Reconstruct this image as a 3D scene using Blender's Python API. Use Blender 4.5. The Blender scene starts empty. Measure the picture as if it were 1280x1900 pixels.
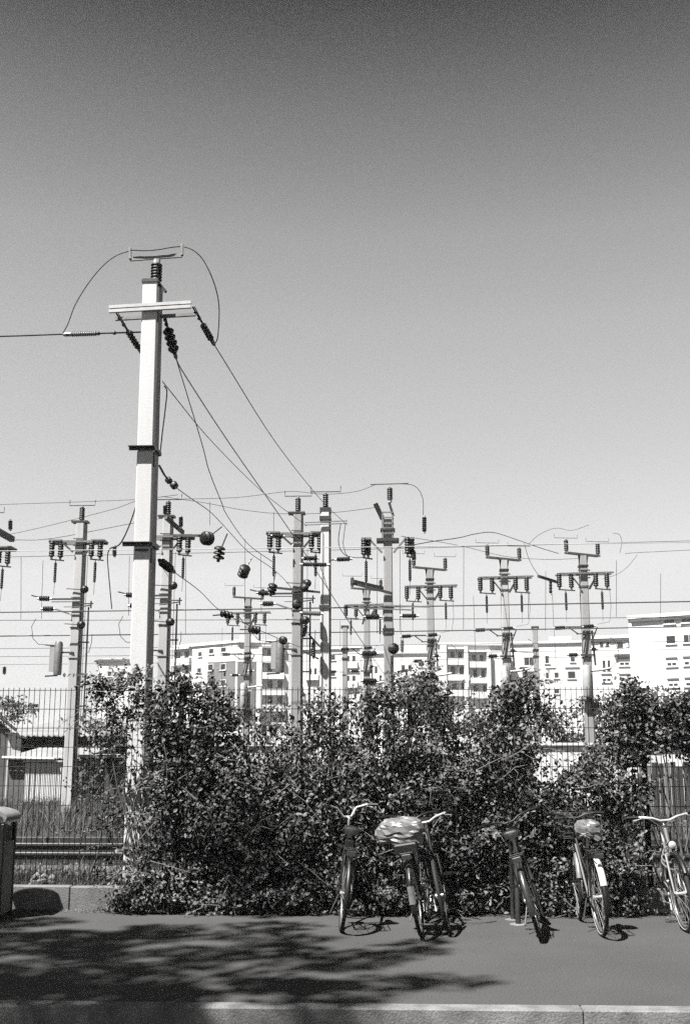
import bpy, math, random
import mathutils.noise
import numpy as np
from mathutils import Vector, Matrix

R = math.radians
rnd = random.Random(7)
rng = np.random.default_rng(11)
scene = bpy.context.scene
COL = scene.collection

# ------------------------------------------------------------------ camera, sky, sun, exposure
HAZE = 0.0004
F = 2100.0                      # focal length in photograph pixels (photo is 1280 x 1900)
CAM_H, PITCH, YAW = 1.67, R(11.83), R(2.2)
cam = bpy.data.cameras.new('camera')
cam.sensor_fit = 'VERTICAL'; cam.sensor_height = 36.0; cam.sensor_width = 24.0
cam.lens = F / 1900.0 * 36.0
cam.clip_start = 0.1; cam.clip_end = 6000
camo = bpy.data.objects.new('camera', cam); COL.objects.link(camo)
camo.location = (0, 0, CAM_H)
camo.rotation_euler = (math.pi / 2 + PITCH, 0, YAW)
scene.camera = camo

SHADOW = Vector((0.40, 0.44, -1.0))          # where a point one metre up throws its shadow
SUN_DIR = -SHADOW.normalized()               # towards the sun
SUN_EL = math.asin(SUN_DIR.z)
SUN_AZ = math.atan2(SUN_DIR.x, SUN_DIR.y)    # from +Y towards +X

sun = bpy.data.lights.new('sun', 'SUN')
sun.energy = 5.0; sun.angle = R(0.53); sun.color = (1.0, 0.985, 0.96)
suno = bpy.data.objects.new('sun', sun); COL.objects.link(suno)
suno.rotation_euler = SUN_DIR.to_track_quat('Z', 'Y').to_euler()
suno.location = (-8, -8, 20)

world = bpy.data.worlds.new('World'); scene.world = world
world.use_nodes = True
wn = world.node_tree; wn.nodes.clear()
wo = wn.nodes.new('ShaderNodeOutputWorld')
bg = wn.nodes.new('ShaderNodeBackground'); bg.inputs['Strength'].default_value = 0.0758
sky = wn.nodes.new('ShaderNodeTexSky'); sky.sky_type = 'NISHITA'; sky.sun_disc = False
sky.sun_elevation = SUN_EL; sky.sun_rotation = SUN_AZ
sky.air_density = 1.0; sky.dust_density = 0.9; sky.ozone_density = 1.0
# black-and-white film behind an orange filter: only the red end of the sky's light counts
sep = wn.nodes.new('ShaderNodeSeparateColor')
wn.links.new(sky.outputs['Color'], sep.inputs['Color'])
tcw = wn.nodes.new('ShaderNodeTexCoord'); sxyz = wn.nodes.new('ShaderNodeSeparateXYZ')
wn.links.new(tcw.outputs['Generated'], sxyz.inputs[0])
cr = wn.nodes.new('ShaderNodeValToRGB'); el_ = cr.color_ramp.elements     # the filter darkens the blue sky with height
stops = [(0.0, .77), (.16, .77), (.23, .85), (.30, .90), (.36, .91), (.43, .82), (.52, .49), (.60, .14), (.75, .10), (1.0, .09)]
el_[0].position = stops[0][0]; el_[0].color = (stops[0][1],) * 3 + (1,)
el_[1].position = stops[-1][0]; el_[1].color = (stops[-1][1],) * 3 + (1,)
for p_, v_ in stops[1:-1]:
    e_ = el_.new(p_); e_.color = (v_, v_, v_, 1)
ml = wn.nodes.new('ShaderNodeMath'); ml.operation = 'MULTIPLY'
mn = wn.nodes.new('ShaderNodeMath'); mn.operation = 'MINIMUM'; mn.inputs[1].default_value = 2.3
wn.links.new(sxyz.outputs['Z'], cr.inputs[0])
wn.links.new(sep.outputs[0], ml.inputs[0]); wn.links.new(cr.outputs[0], ml.inputs[1])
wn.links.new(ml.outputs[0], mn.inputs[0])
wn.links.new(mn.outputs[0], bg.inputs['Color']); wn.links.new(bg.outputs[0], wo.inputs['Surface'])

vs = scene.view_settings
scene.display_settings.display_device = 'sRGB'
vs.view_transform = 'Standard'; vs.look = 'None'; vs.exposure = 2.2; vs.gamma = 1.0
vs.use_curve_mapping = False
scene.cycles.max_bounces = 5; scene.cycles.diffuse_bounces = 2; scene.cycles.glossy_bounces = 2
scene.cycles.use_denoising = False
scene.cycles.use_adaptive_sampling = True      # stop early: the grain left over stands for the film's
scene.cycles.adaptive_threshold = 0.12; scene.cycles.adaptive_min_samples = 64

# ------------------------------------------------------------------ from photograph to place
_f = Vector((-math.sin(YAW) * math.cos(PITCH), math.cos(YAW) * math.cos(PITCH), math.sin(PITCH)))
_r = Vector((math.cos(YAW), math.sin(YAW), 0))
_u = _r.cross(_f)
CAM = Vector((0, 0, CAM_H))

def ray(px, py):
    return _f + _r * ((px - 640) / F) + _u * ((950 - py) / F)

def at(px, py, Y):
    d = ray(px, py); return CAM + d * (Y / d.y)

def on_ground(px, py, z=0.0):
    d = ray(px, py); return CAM + d * ((z - CAM_H) / d.z)

def pix(p):
    v = Vector(p) - CAM; w = v.dot(_f)
    if w <= 0.01: return (1e6, 1e6)
    return (640 + F * v.dot(_r) / w, 950 - F * v.dot(_u) / w)

# ------------------------------------------------------------------ mesh builder
class MB:
    def __init__(s): s.v = []; s.f = []
    def add(s, vs_, fs):
        n = len(s.v); s.v += [tuple(p) for p in vs_]; s.f += [tuple(i + n for i in f) for f in fs]; return s
    def box(s, c, d, M=None):
        hx, hy, hz = d[0] / 2, d[1] / 2, d[2] / 2
        P = [Vector((sx * hx, sy * hy, sz * hz)) for sz in (-1, 1) for sy in (-1, 1) for sx in (-1, 1)]
        if M is not None: P = [M @ p for p in P]
        P = [p + Vector(c) for p in P]
        return s.add(P, [(0, 2, 3, 1), (4, 5, 7, 6), (0, 1, 5, 4), (2, 6, 7, 3), (0, 4, 6, 2), (1, 3, 7, 5)])
    def bbox(s, c, d, b, M=None):                       # box with chamfered upright edges and top
        hx, hy, hz = d[0] / 2, d[1] / 2, d[2] / 2
        ring = lambda x, y, z: [Vector((x - b, -y, z)), Vector((x, -y + b, z)), Vector((x, y - b, z)), Vector((x - b, y, z)),
                                Vector((-x + b, y, z)), Vector((-x, y - b, z)), Vector((-x, -y + b, z)), Vector((-x + b, -y, z))]
        P = ring(hx, hy, -hz) + ring(hx, hy, hz - b) + ring(hx - b, hy - b, hz)
        if M is not None: P = [M @ p for p in P]
        P = [p + Vector(c) for p in P]
        fs = [tuple(range(7, -1, -1)), tuple(range(16, 24))]
        for k in range(2):
            for i in range(8):
                j = (i + 1) % 8; fs.append((k * 8 + i, k * 8 + j, k * 8 + 8 + j, k * 8 + 8 + i))
        return s.add(P, fs)
    def bar(s, a, b, w, h=None):
        a = Vector(a); b = Vector(b); h = h or w; d = b - a; L = d.length
        if L < 1e-6: return s
        q = d.to_track_quat('Z', 'X').to_matrix()
        return s.box((a + b) / 2, (w, h, L), q)
    def tube(s, pts, r, n=6, caps=True):
        pts = [Vector(p) for p in pts]; base = len(s.v); m = len(pts)
        rr = r if isinstance(r, (list, tuple)) else [r] * m
        ref = None
        for i, p in enumerate(pts):
            t = (pts[min(i + 1, m - 1)] - pts[max(i - 1, 0)])
            t = t.normalized() if t.length > 1e-9 else Vector((0, 0, 1))
            if ref is None:
                ref = Vector((0, 0, 1)) if abs(t.z) < 0.9 else Vector((1, 0, 0))
                ref = (ref - t * ref.dot(t)).normalized()
            else:
                q = ref - t * ref.dot(t); ref = q.normalized() if q.length > 1e-6 else ref
            o = t.cross(ref)
            for k in range(n):
                a = 2 * math.pi * k / n
                s.v.append(tuple(p + (ref * math.cos(a) + o * math.sin(a)) * rr[i]))
        for i in range(m - 1):
            for k in range(n):
                k2 = (k + 1) % n
                s.f.append((base + i * n + k, base + i * n + k2, base + (i + 1) * n + k2, base + (i + 1) * n + k))
        if caps:
            s.f.append(tuple(base + k for k in range(n - 1, -1, -1)))
            s.f.append(tuple(base + (m - 1) * n + k for k in range(n)))
        return s
    def lathe(s, prof, n=12, a=(0, 0, 0), d=(0, 0, 1)):  # prof: (radius, distance along d)
        d = Vector(d).normalized(); a = Vector(a)
        ref = Vector((1, 0, 0)) if abs(d.x) < 0.9 else Vector((0, 1, 0))
        ref = (ref - d * ref.dot(d)).normalized(); o = d.cross(ref)
        base = len(s.v)
        for r_, h in prof:
            for k in range(n):
                t = 2 * math.pi * k / n
                s.v.append(tuple(a + d * h + (ref * math.cos(t) + o * math.sin(t)) * r_))
        for i in range(len(prof) - 1):
            for k in range(n):
                k2 = (k + 1) % n
                s.f.append((base + i * n + k, base + i * n + k2, base + (i + 1) * n + k2, base + (i + 1) * n + k))
        s.f.append(tuple(base + k for k in range(n - 1, -1, -1)))
        s.f.append(tuple(base + (len(prof) - 1) * n + k for k in range(n)))
        return s
    def torus(s, c, axis, R_, r_, n=32, m=8, a0=0, a1=2 * math.pi, ref=None):
        axis = Vector(axis).normalized(); c = Vector(c)
        ref = Vector(ref) if ref is not None else (Vector((0, 0, 1)) if abs(axis.z) < 0.9 else Vector((1, 0, 0)))
        ref = (ref - axis * ref.dot(axis)).normalized(); o = axis.cross(ref)
        full = abs(a1 - a0 - 2 * math.pi) < 1e-6
        cnt = n if full else n + 1
        base = len(s.v)
        for i in range(cnt):
            a = a0 + (a1 - a0) * i / n
            e = ref * math.cos(a) + o * math.sin(a)
            for k in range(m):
                b = 2 * math.pi * k / m
                rx, ry = (r_ if isinstance(r_, tuple) else (r_, r_))
                s.v.append(tuple(c + e * (R_ + rx * math.cos(b)) + axis * (ry * math.sin(b))))
        for i in range(n):
            i2 = (i + 1) % cnt
            for k in range(m):
                k2 = (k + 1) % m
                s.f.append((base + i * m + k, base + i2 * m + k, base + i2 * m + k2, base + i * m + k2))
        return s
    def mesh(s, name, mat, smooth=False):
        me = bpy.data.meshes.new(name); me.from_pydata(s.v, [], s.f)
        if mat: me.materials.append(mat)
        if smooth:
            me.polygons.foreach_set('use_smooth', [True] * len(me.polygons))
            try: me.set_sharp_from_angle(angle=R(40))
            except Exception: pass
        me.update(); return me
    def split(s, name, mat, parent=None, smooth=False):
        par = list(range(len(s.v)))
        def fd(i):
            while par[i] != i: par[i] = par[par[i]]; i = par[i]
            return i
        for f in s.f:
            r0 = fd(f[0])
            for k in f[1:]: par[fd(k)] = r0
        gr = {}
        for f in s.f: gr.setdefault(fd(f[0]), []).append(f)
        o = None
        for fs in gr.values():
            ids = sorted({i for f in fs for i in f}); mp = {i: k for k, i in enumerate(ids)}
            q = MB(); q.v = [s.v[i] for i in ids]; q.f = [tuple(mp[i] for i in f) for f in fs]
            o = q.build(name, mat, parent, smooth)
        return o
    def build(s, name, mat, parent=None, smooth=False, loc=None):
        return link(name, s.mesh(name, mat, smooth), parent, loc)

def link(name, me, parent=None, loc=None, rot=None):
    o = bpy.data.objects.new(name, me); COL.objects.link(o)
    if parent: o.parent = parent
    if loc is not None: o.location = loc
    if rot is not None: o.rotation_euler = rot
    return o

def tag(o, label=None, cat=None, group=None, kind=None):
    if label: o['label'] = label
    if cat: o['category'] = cat
    if group: o['group'] = group
    if kind: o['kind'] = kind
    return o

def empty(name, loc, rot=(0, 0, 0)):
    o = bpy.data.objects.new(name, None); COL.objects.link(o)
    o.location = loc; o.rotation_euler = rot; o.empty_display_size = 0.2
    return o

# ------------------------------------------------------------------ materials (the film is black and white: every colour is a grey)
def mat(name, base, var=0.2, scale=6.0, rough=0.8, bump=0.0, bscale=None, metallic=0.0, spec=0.3,
        var2=0.0, scale2=60.0, streak=False, world=False):
    m = bpy.data.materials.new(name); m.use_nodes = True
    nt = m.node_tree; nt.nodes.clear()
    out = nt.nodes.new('ShaderNodeOutputMaterial'); p = nt.nodes.new('ShaderNodeBsdfPrincipled')
    nt.links.new(p.outputs[0], out.inputs[0])
    p.inputs['Roughness'].default_value = rough; p.inputs['Metallic'].default_value = metallic
    p.inputs['Specular IOR Level'].default_value = spec
    tc = nt.nodes.new('ShaderNodeTexCoord')
    src = tc.outputs['Object']
    if world:
        g = nt.nodes.new('ShaderNodeNewGeometry'); src = g.outputs['Position']
    if streak:
        mp = nt.nodes.new('ShaderNodeMapping'); mp.inputs['Scale'].default_value = (1, 1, 0.12)
        nt.links.new(src, mp.inputs['Vector']); src1 = mp.outputs[0]
    else: src1 = src
    def noise(sc, det=5, s_=None):
        n = nt.nodes.new('ShaderNodeTexNoise'); n.inputs['Scale'].default_value = sc
        n.inputs['Detail'].default_value = det; n.inputs['Roughness'].default_value = 0.6
        nt.links.new(s_ if s_ is not None else src, n.inputs['Vector']); return n
    n1 = noise(scale, 5, src1)
    mr = nt.nodes.new('ShaderNodeMapRange')
    mr.inputs['From Min'].default_value = 0.3; mr.inputs['From Max'].default_value = 0.7
    mr.inputs['To Min'].default_value = base * (1 - var); mr.inputs['To Max'].default_value = min(0.95, base * (1 + var))
    nt.links.new(n1.outputs['Fac'], mr.inputs['Value']); val = mr.outputs[0]
    if var2:
        n2 = noise(scale2, 3)
        m2 = nt.nodes.new('ShaderNodeMapRange')
        m2.inputs['From Min'].default_value = 0.3; m2.inputs['From Max'].default_value = 0.7
        m2.inputs['To Min'].default_value = 1 - var2; m2.inputs['To Max'].default_value = 1 + var2
        nt.links.new(n2.outputs['Fac'], m2.inputs['Value'])
        mm = nt.nodes.new('ShaderNodeMath'); mm.operation = 'MULTIPLY'
        nt.links.new(val, mm.inputs[0]); nt.links.new(m2.outputs[0], mm.inputs[1]); val = mm.outputs[0]
    nt.links.new(val, p.inputs['Base Color'])
    if bump:
        nb = noise(bscale or scale * 4, 4)
        b = nt.nodes.new('ShaderNodeBump'); b.inputs['Strength'].default_value = bump
        b.inputs['Distance'].default_value = 0.02
        nt.links.new(nb.outputs['Fac'], b.inputs['Height']); nt.links.new(b.outputs[0], p.inputs['Normal'])
    return m

M = {}
M['asphalt'] = mat('asphalt', 0.026, 0.15, 0.8, 0.92, 0.2, 160, var2=0.7, scale2=85, world=True)
M['road'] = mat('road_asphalt', 0.0243, 0.2, 1.0, 0.9, 0.4, 160, var2=0.3, scale2=120, world=True)
M['kerb'] = mat('kerb_stone', 0.085, 0.45, 4.5, 0.85, 0.4, 60, var2=0.25, scale2=90, world=True)
M['wallc'] = mat('weathered_concrete', 0.081, 0.35, 3.5, 0.9, 0.4, 60, var2=0.25, scale2=70, world=True)
M['soil'] = mat('soil', 0.0243, 0.4, 2.0, 0.95, 0.6, 30, var2=0.4, scale2=40, world=True)
M['ballast'] = mat('ballast', 0.0648, 0.5, 9.0, 0.95, 0.8, 22, var2=0.5, scale2=30, world=True)
M['stone'] = mat('stone', 0.0891, 0.6, 7.0, 0.9, 0.3, 40, world=True)
M['pole'] = mat('pole_concrete', 0.3, 0.10, 2.5, 0.85, 0.15, 80, var2=0.07, scale2=60, streak=True)
M['pole2'] = mat('pole_concrete_old', 0.15, 0.22, 3.0, 0.85, 0.15, 80, var2=0.2, scale2=60, streak=True)
M['pole3'] = mat('pole_concrete_grey', 0.215, 0.2, 3.0, 0.85, 0.15, 80, var2=0.15, scale2=60, streak=True)
M['steel'] = mat('galvanised_steel', 0.0972, 0.3, 12, 0.5, 0, metallic=0.4, spec=0.5)
M['dsteel'] = mat('dark_steel', 0.0162, 0.35, 12, 0.5, 0, metallic=0.2, spec=0.4)
M['lsteel'] = mat('pale_steel', 0.243, 0.15, 12, 0.45, 0, metallic=0.2, spec=0.5)
M['ins'] = mat('brown_porcelain', 0.002, 0.3, 20, 0.5, 0, spec=0.25)
M['grey_ins'] = mat('grey_porcelain', 0.0648, 0.3, 20, 0.35, 0, spec=0.5)
M['wire'] = mat('wire', 0.0097, 0.2, 5, 0.6, 0, spec=0.3)
M['lwire'] = mat('bright_wire', 0.2, 0.1, 5, 0.5, 0, spec=0.4)
M['fence'] = mat('fence_wire', 0.0081, 0.3, 20, 0.8, 0, spec=0.1)
M['tyre'] = mat('tyre_rubber', 0.005, 0.3, 30, 0.75, 0.3, 200, spec=0.3)
M['bblack'] = mat('black_enamel', 0.003, 0.2, 20, 0.45, 0, spec=0.3)
M['bgrey'] = mat('grey_enamel', 0.0162, 0.2, 20, 0.3, 0, spec=0.5)
M['chrome'] = mat('chrome', 0.34, 0.15, 20, 0.38, 0, metallic=0.5, spec=0.6)
M['silver'] = mat('silver_paint', 0.1, 0.1, 20, 0.4, 0, metallic=0.2, spec=0.5)
M['rim'] = mat('alloy_rim', 0.081, 0.1, 20, 0.35, 0, metallic=0.5, spec=0.5)
M['white'] = mat('white_paint', 0.26, 0.08, 10, 0.45, 0, spec=0.5)
M['plastic'] = mat('plastic_bag', 0.075, 0.25, 9, 0.4, 0.1, 30, spec=0.5)
M['lamp'] = mat('lamp_glass', 0.25, 0.1, 20, 0.15, 0, spec=0.8)
M['leather'] = mat('saddle_leather', 0.0065, 0.2, 20, 0.45, 0.1, 60, spec=0.4)
M['leaf'] = mat('leaf', 0.044, 0.75, 26.0, 0.55, 0, spec=0.22, world=True, var2=.45, scale2=1.6)
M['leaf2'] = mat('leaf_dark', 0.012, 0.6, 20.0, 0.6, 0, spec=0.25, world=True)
M['leaf3'] = mat('leaf_dull', 0.042, 0.4, 5.0, 0.6, 0, spec=0.3, world=True)
M['stem'] = mat('stem', 0.0567, 0.4, 20, 0.8, 0, world=True)
M['grass'] = mat('grass', 0.036, 0.45, 3.0, 0.7, 0, spec=0.25, world=True)
M['dry'] = mat('dry_grass', 0.055, 0.4, 6.0, 0.8, 0, spec=0.2, world=True)
M['facade'] = mat('white_render', 0.3726, 0.04, 0.4, 0.9, 0)
M['facade2'] = mat('cream_render', 0.3402, 0.05, 0.4, 0.9, 0)
M['facadeg'] = mat('grey_render', 0.081, 0.08, 0.6, 0.9, 0)
M['parapet'] = mat('balcony_white', 0.405, 0.03, 0.5, 0.8, 0)
M['loggia'] = mat('loggia_wall', 0.34, 0.1, 0.6, 0.9, 0)
M['glass'] = mat('window_glass', 0.0122, 0.3, 0.8, 0.35, 0, spec=0.25)
M['frame'] = mat('window_frame', 0.324, 0.05, 3, 0.5, 0)
M['curtain'] = mat('curtain', 0.4, 0.2, 6, 0.9, 0)
M['roofd'] = mat('dark_roof', 0.0405, 0.2, 1, 0.8, 0)
M['roofl'] = mat('fibre_cement', 0.1782, 0.2, 1.3, 0.9, 0.2, 30)
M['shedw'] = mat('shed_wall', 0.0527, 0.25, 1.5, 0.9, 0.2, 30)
M['shedl'] = mat('white_sheet', 0.3402, 0.15, 2, 0.6, 0)
M['rail'] = mat('rail_steel', 0.0162, 0.4, 6, 0.6, 0.2, 40, metallic=0.2)
M['railtop'] = mat('rail_head', 0.0648, 0.2, 6, 0.3, 0, metallic=0.8)
M['sleeper'] = mat('sleeper', 0.0486, 0.3, 6, 0.9, 0.3, 40, world=True)
M['board'] = mat('old_board', 0.018, 0.4, 9, 0.85, 0.3, 40, streak=True)
M['boardl'] = mat('pale_board', 0.075, 0.3, 9, 0.85, 0.3, 40, streak=True)
M['bark'] = mat('bark', 0.0324, 0.3, 6, 0.9, 0.6, 20, streak=True)
M['binb'] = mat('bin_sheet', 0.0081, 0.2, 9, 0.45, 0, metallic=0.2)
M['binl'] = mat('bin_slat', 0.11, 0.3, 14, 0.55, 0.1, 40, streak=True)
M['paper'] = mat('paper', 0.3645, 0.1, 20, 0.8, 0)
M['shadesoil'] = M['soil']

# ------------------------------------------------------------------ ground
GZ = 0.15           # level of the railway land behind the wall
WALL_Y = 12.50
KERB_Y = 8.10

def strip(name, x0, x1, y0, y1, z, m, kind='structure', nx=1, ny=1, amp=0.0, y_amp=None):
    mb = MB(); vs_ = []; fs = []
    for j in range(ny + 1):
        for i in range(nx + 1):
            x = x0 + (x1 - x0) * i / nx; y = y0 + (y1 - y0) * j / ny
            e = amp * (math.sin(x * 1.7 + y * 0.9) + math.sin(x * 0.7 - y * 2.3 + 1) + rnd.uniform(-1, 1)) / 3 if amp else 0
            vs_.append((x, y, z + e))
    for j in range(ny):
        for i in range(nx):
            a = j * (nx + 1) + i; fs.append((a, a + 1, a + nx + 2, a + nx + 1))
    mb.add(vs_, fs)
    return tag(mb.build(name, m, smooth=True), kind=kind)

ROAD_Z = -0.12
strip('road', -400, 400, -60, KERB_Y - 0.168, ROAD_Z, M['road'])
strip('pavement', -400, 400, KERB_Y - 0.002, WALL_Y + 0.02, 0.0, M['asphalt'])
strip('ground', -690, 690, WALL_Y + 0.10, 790, 0.10, M['soil'])
strip('railway_land', -60, 60, WALL_Y + 0.12, 46, GZ, M['soil'], nx=120, ny=60, amp=0.035)
strip('ballast_bed', -60, 60, 14.2, 17.8, GZ + 0.05, M['ballast'], nx=160, ny=12, amp=0.02)

# kerb stones along the road, each a piece
kerb = empty('kerb', (0, KERB_Y, 0)); tag(kerb, kind='structure')
kx = at(1075, 1872, KERB_Y).x - 16.8
while kx < 16:
    L = 4.2
    mb = MB(); mb.bbox((0, 0, 0), (L - 0.004, 0.16, 0.34), 0.008)
    o = mb.build('kerb_stone', M['kerb'], kerb, loc=(kx + L / 2, -0.084 + rnd.uniform(-.002, .002), -0.166 + rnd.uniform(-.003, .002)))
    kx += L
# low wall of concrete blocks at the foot of the fence
wall = empty('wall', (0, WALL_Y, 0)); tag(wall, kind='structure')
wx = -14.0 + at(130, 1660, WALL_Y).x % 1.0
while wx < 14:
    mb = MB(); mb.bbox((0, 0, 0), (0.996, 0.14, 0.33), 0.010)
    mb.build('concrete_block', M['wallc'], wall, loc=(wx + .5, 0.07 + rnd.uniform(-.006, .006), 0.075 + rnd.uniform(-.006, .006)))
    wx += 1.0

# ------------------------------------------------------------------ loose stones, litter at wall foot
def rocks(name, pts, sizes, m, label=None, kind='stuff'):
    ico = [(0, 0, -1), (.72, -.53, -.45), (-.28, -.85, -.45), (-.89, 0, -.45), (-.28, .85, -.45), (.72, .53, -.45),
           (.28, -.85, .45), (-.72, -.53, .45), (-.72, .53, .45), (.28, .85, .45), (.89, 0, .45), (0, 0, 1)]
    fa = [(0, 1, 2), (1, 0, 5), (0, 2, 3), (0, 3, 4), (0, 4, 5), (1, 5, 10), (2, 1, 6), (3, 2, 7), (4, 3, 8), (5, 4, 9),
          (1, 10, 6), (2, 6, 7), (3, 7, 8), (4, 8, 9), (5, 9, 10), (6, 10, 11), (7, 6, 11), (8, 7, 11), (9, 8, 11), (10, 9, 11)]
    ico = np.array(ico); N = len(pts)
    V = ico[None] * (1 + rng.uniform(-.3, .3, (N, 12, 1)))
    V = V * (np.array(sizes)[:, None, None] * rng.uniform(.6, 1.2, (N, 1, 3)))
    V = V + np.array(pts)[:, None, :]
    Fc = np.array(fa)[None] + (np.arange(N) * 12)[:, None, None]
    return fast_mesh(name, V.reshape(-1, 3), Fc.reshape(-1, 3), m, label, kind)

def fast_mesh(name, V, T, m, label=None, kind=None, parent=None, cat=None):
    me = bpy.data.meshes.new(name)
    me.vertices.add(len(V)); me.vertices.foreach_set('co', np.asarray(V, dtype=np.float32).ravel())
    k = T.shape[1]
    me.loops.add(T.size); me.loops.foreach_set('vertex_index', T.ravel().astype(np.int32))
    me.polygons.add(len(T)); me.polygons.foreach_set('loop_start', (np.arange(len(T)) * k).astype(np.int32))
    me.polygons.foreach_set('loop_total', np.full(len(T), k, dtype=np.int32))
    me.update(calc_edges=True); me.validate()
    me.materials.append(m)
    o = link(name, me, parent)
    tag(o, label, cat, kind=kind); return o

P = []; S = []
for i in range(9000):
    P.append((rnd.uniform(-9, 9), rnd.uniform(14.0, 18.0), GZ + 0.055)); S.append(rnd.uniform(.018, .042))
tag(rocks('ballast_gravel', P, S, M['stone']), 'grey track ballast stones lying between and beside the rails', 'gravel')
P = []; S = []
for i in range(500):
    P.append((rnd.uniform(-7, 7), WALL_Y - abs(rnd.gauss(0, 0.06)) - 0.005, 0.004)); S.append(rnd.uniform(.004, .014))
tag(rocks('wall_foot_grit', P, S, M['stone']), 'pale grit and crumbs along the foot of the low wall', 'grit')

# ------------------------------------------------------------------ railway track
track = empty('railway_track', (0, 15.1, GZ)); tag(track, 'single railway track with dark rails on pale ballast behind the fence', 'railway track')
def rail(y):
    mb = MB()
    mb.box((0, 0, .02), (60, .13, .02)); mb.box((0, 0, .075), (60, .02, .09))
    o = mb.build('rail', M['rail'], track, loc=(0, y - 15.1, .06))
    hb = MB(); hb.bbox((0, 0, .135), (60, .07, .035), .008); hb.build('rail_head', M['railtop'], o)
rail(15.1); rail(16.54)
sb = MB(); sb.bbox((0, 0, 0), (.24, 2.5, .16), .02); sleeper_me = sb.mesh('sleeper', M['sleeper'])
for i in range(40):
    link('sleeper', sleeper_me, track, (-12 + i * .62, .72, -.005))
trough = empty('cable_trough', (0, 18.9, GZ)); tag(trough, 'low dark concrete cable duct running beyond the railway track', 'cable duct')
tb = MB(); tb.bbox((0, 0, 0), (.97, .35, .12), .01); tm = tb.mesh('trough_lid', M['rail'])
for i in range(24): link('trough_lid', tm, trough, (-12 + i, 0, .07 + rnd.uniform(0, .01)))

# ------------------------------------------------------------------ mesh fence
FY = WALL_Y + 0.10
fence = empty('mesh_fence', (0, FY, .24)); tag(fence, 'dark welded wire mesh fence standing on the low concrete wall', 'fence')
FTOP = at(100, 1281, FY).z
post_px = [-20 + 355 * 0, 450, 0]
pw_ = 2.52
px0 = at(1195, 1400, FY).x - 4 * pw_
for k in range(-1, 6):
    x = px0 + k * pw_
    mb = MB(); mb.bbox((0, 0, 0), (.05, .06, FTOP - .24 + .03), .004)
    mb.build('fence_post', M['fence'], fence, loc=(x, 0.04, (FTOP - .24) / 2))
    g = MB()
    for i in range(1, 43):
        xx = x + i * pw_ / 43; j = rnd.uniform(-.002, .002)
        g.tube([(xx + j, 0, 0.02), (xx - j, 0, FTOP - .24 + .03)], .0042, 3, False)
    nh = 10
    for i in range(nh + 1):
        zz = (FTOP - .24) * (1 - i / nh) if i < nh else .03
        g.tube([(x, -.006, zz), (x + pw_, -.006, zz)], .0048, 3, False)
        g.tube([(x, .006, zz), (x + pw_, .006, zz)], .0048, 3, False)
    tag(g.build('mesh_panel', M['fence'], fence), kind='stuff')

# ------------------------------------------------------------------ insulators and other small railway pieces
_ins = {}
def ins_mesh(h, r_, n, m='ins', core=.76):
    key = (h, r_, n, m, core)
    if key not in _ins:
        prof = [(r_ * .45, 0), (r_ * .5, h * .04)]
        st = h * .92 / n
        for i in range(n):
            z = h * .04 + i * st
            prof += [(r_ * core, z + st * .08), (r_, z + st * .3), (r_ * .97, z + st * .5), (r_ * core, z + st * .85)]
        prof += [(r_ * .5, h * .96), (r_ * .45, h)]
        mb = MB().lathe(prof, 12); _ins[key] = mb.mesh('insulator', M[m], True)
    return _ins[key]

def put_dir(name, me, parent, a, d):
    o = link(name, me, parent, a)
    o.rotation_mode = 'QUATERNION'; o.rotation_quaternion = Vector(d).to_track_quat('Z', 'Y'); return o

def cap(mb, a, d, r_, h):
    return mb.lathe([(r_, 0), (r_, h)], 8, a, d)

def wire(pts, r_=.008, m='wire', n=4):
    return MB().tube(pts, r_, n)

def shaft(parent, m, H, w0=.30, w1=.255, name='shaft'):
    mb = MB(); b = .02
    vs_ = []
    for z, w in ((0, w0), (H, w1)):
        h = w / 2; e = h * 1.3
        vs_ += [(-h + b, -e, z), (h - b, -e, z), (h, -e + b, z), (h, e - b, z), (h - b, e, z), (-h + b, e, z), (-h, e - b, z), (-h, -e + b, z)]
    fs = [tuple(range(7, -1, -1)), tuple(range(8, 16))] + [(i, (i + 1) % 8, 8 + (i + 1) % 8, 8 + i) for i in range(8)]
    mb.add(vs_, fs)
    return mb.build(name, m, parent)

def band(parent, z, w, h=.05, m='dsteel', ext=0):
    mb = MB()
    t = .016; q = w / 2 + t / 2 + .003
    p = w * .65 + t / 2 + .003
    mb.box((0, -p, 0), (w + 2 * t + .006, t, h)); mb.box((0, p, 0), (w + 2 * t + .006, t, h))
    mb.box((-q, 0, 0), (t, w * 1.3 + .004, h * .98)); mb.box((q, 0, 0), (t, w * 1.3 + .004, h * .98))
    return mb.build('clamp_band', M[m], parent, loc=(0, 0, z))

def busbar(parent, a, w, up=.14, yaw=0.0, r_=.012, m='dsteel'):
    c, s_ = math.cos(yaw), math.sin(yaw); a = Vector(a)
    d = Vector((c, s_, 0)) * (w / 2)
    mb = MB().tube([a - d + Vector((0, 0, up)), a - d, a + d, a + d + Vector((0, 0, up))], r_, 5)
    return mb.build('busbar', M[m], parent)

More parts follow.
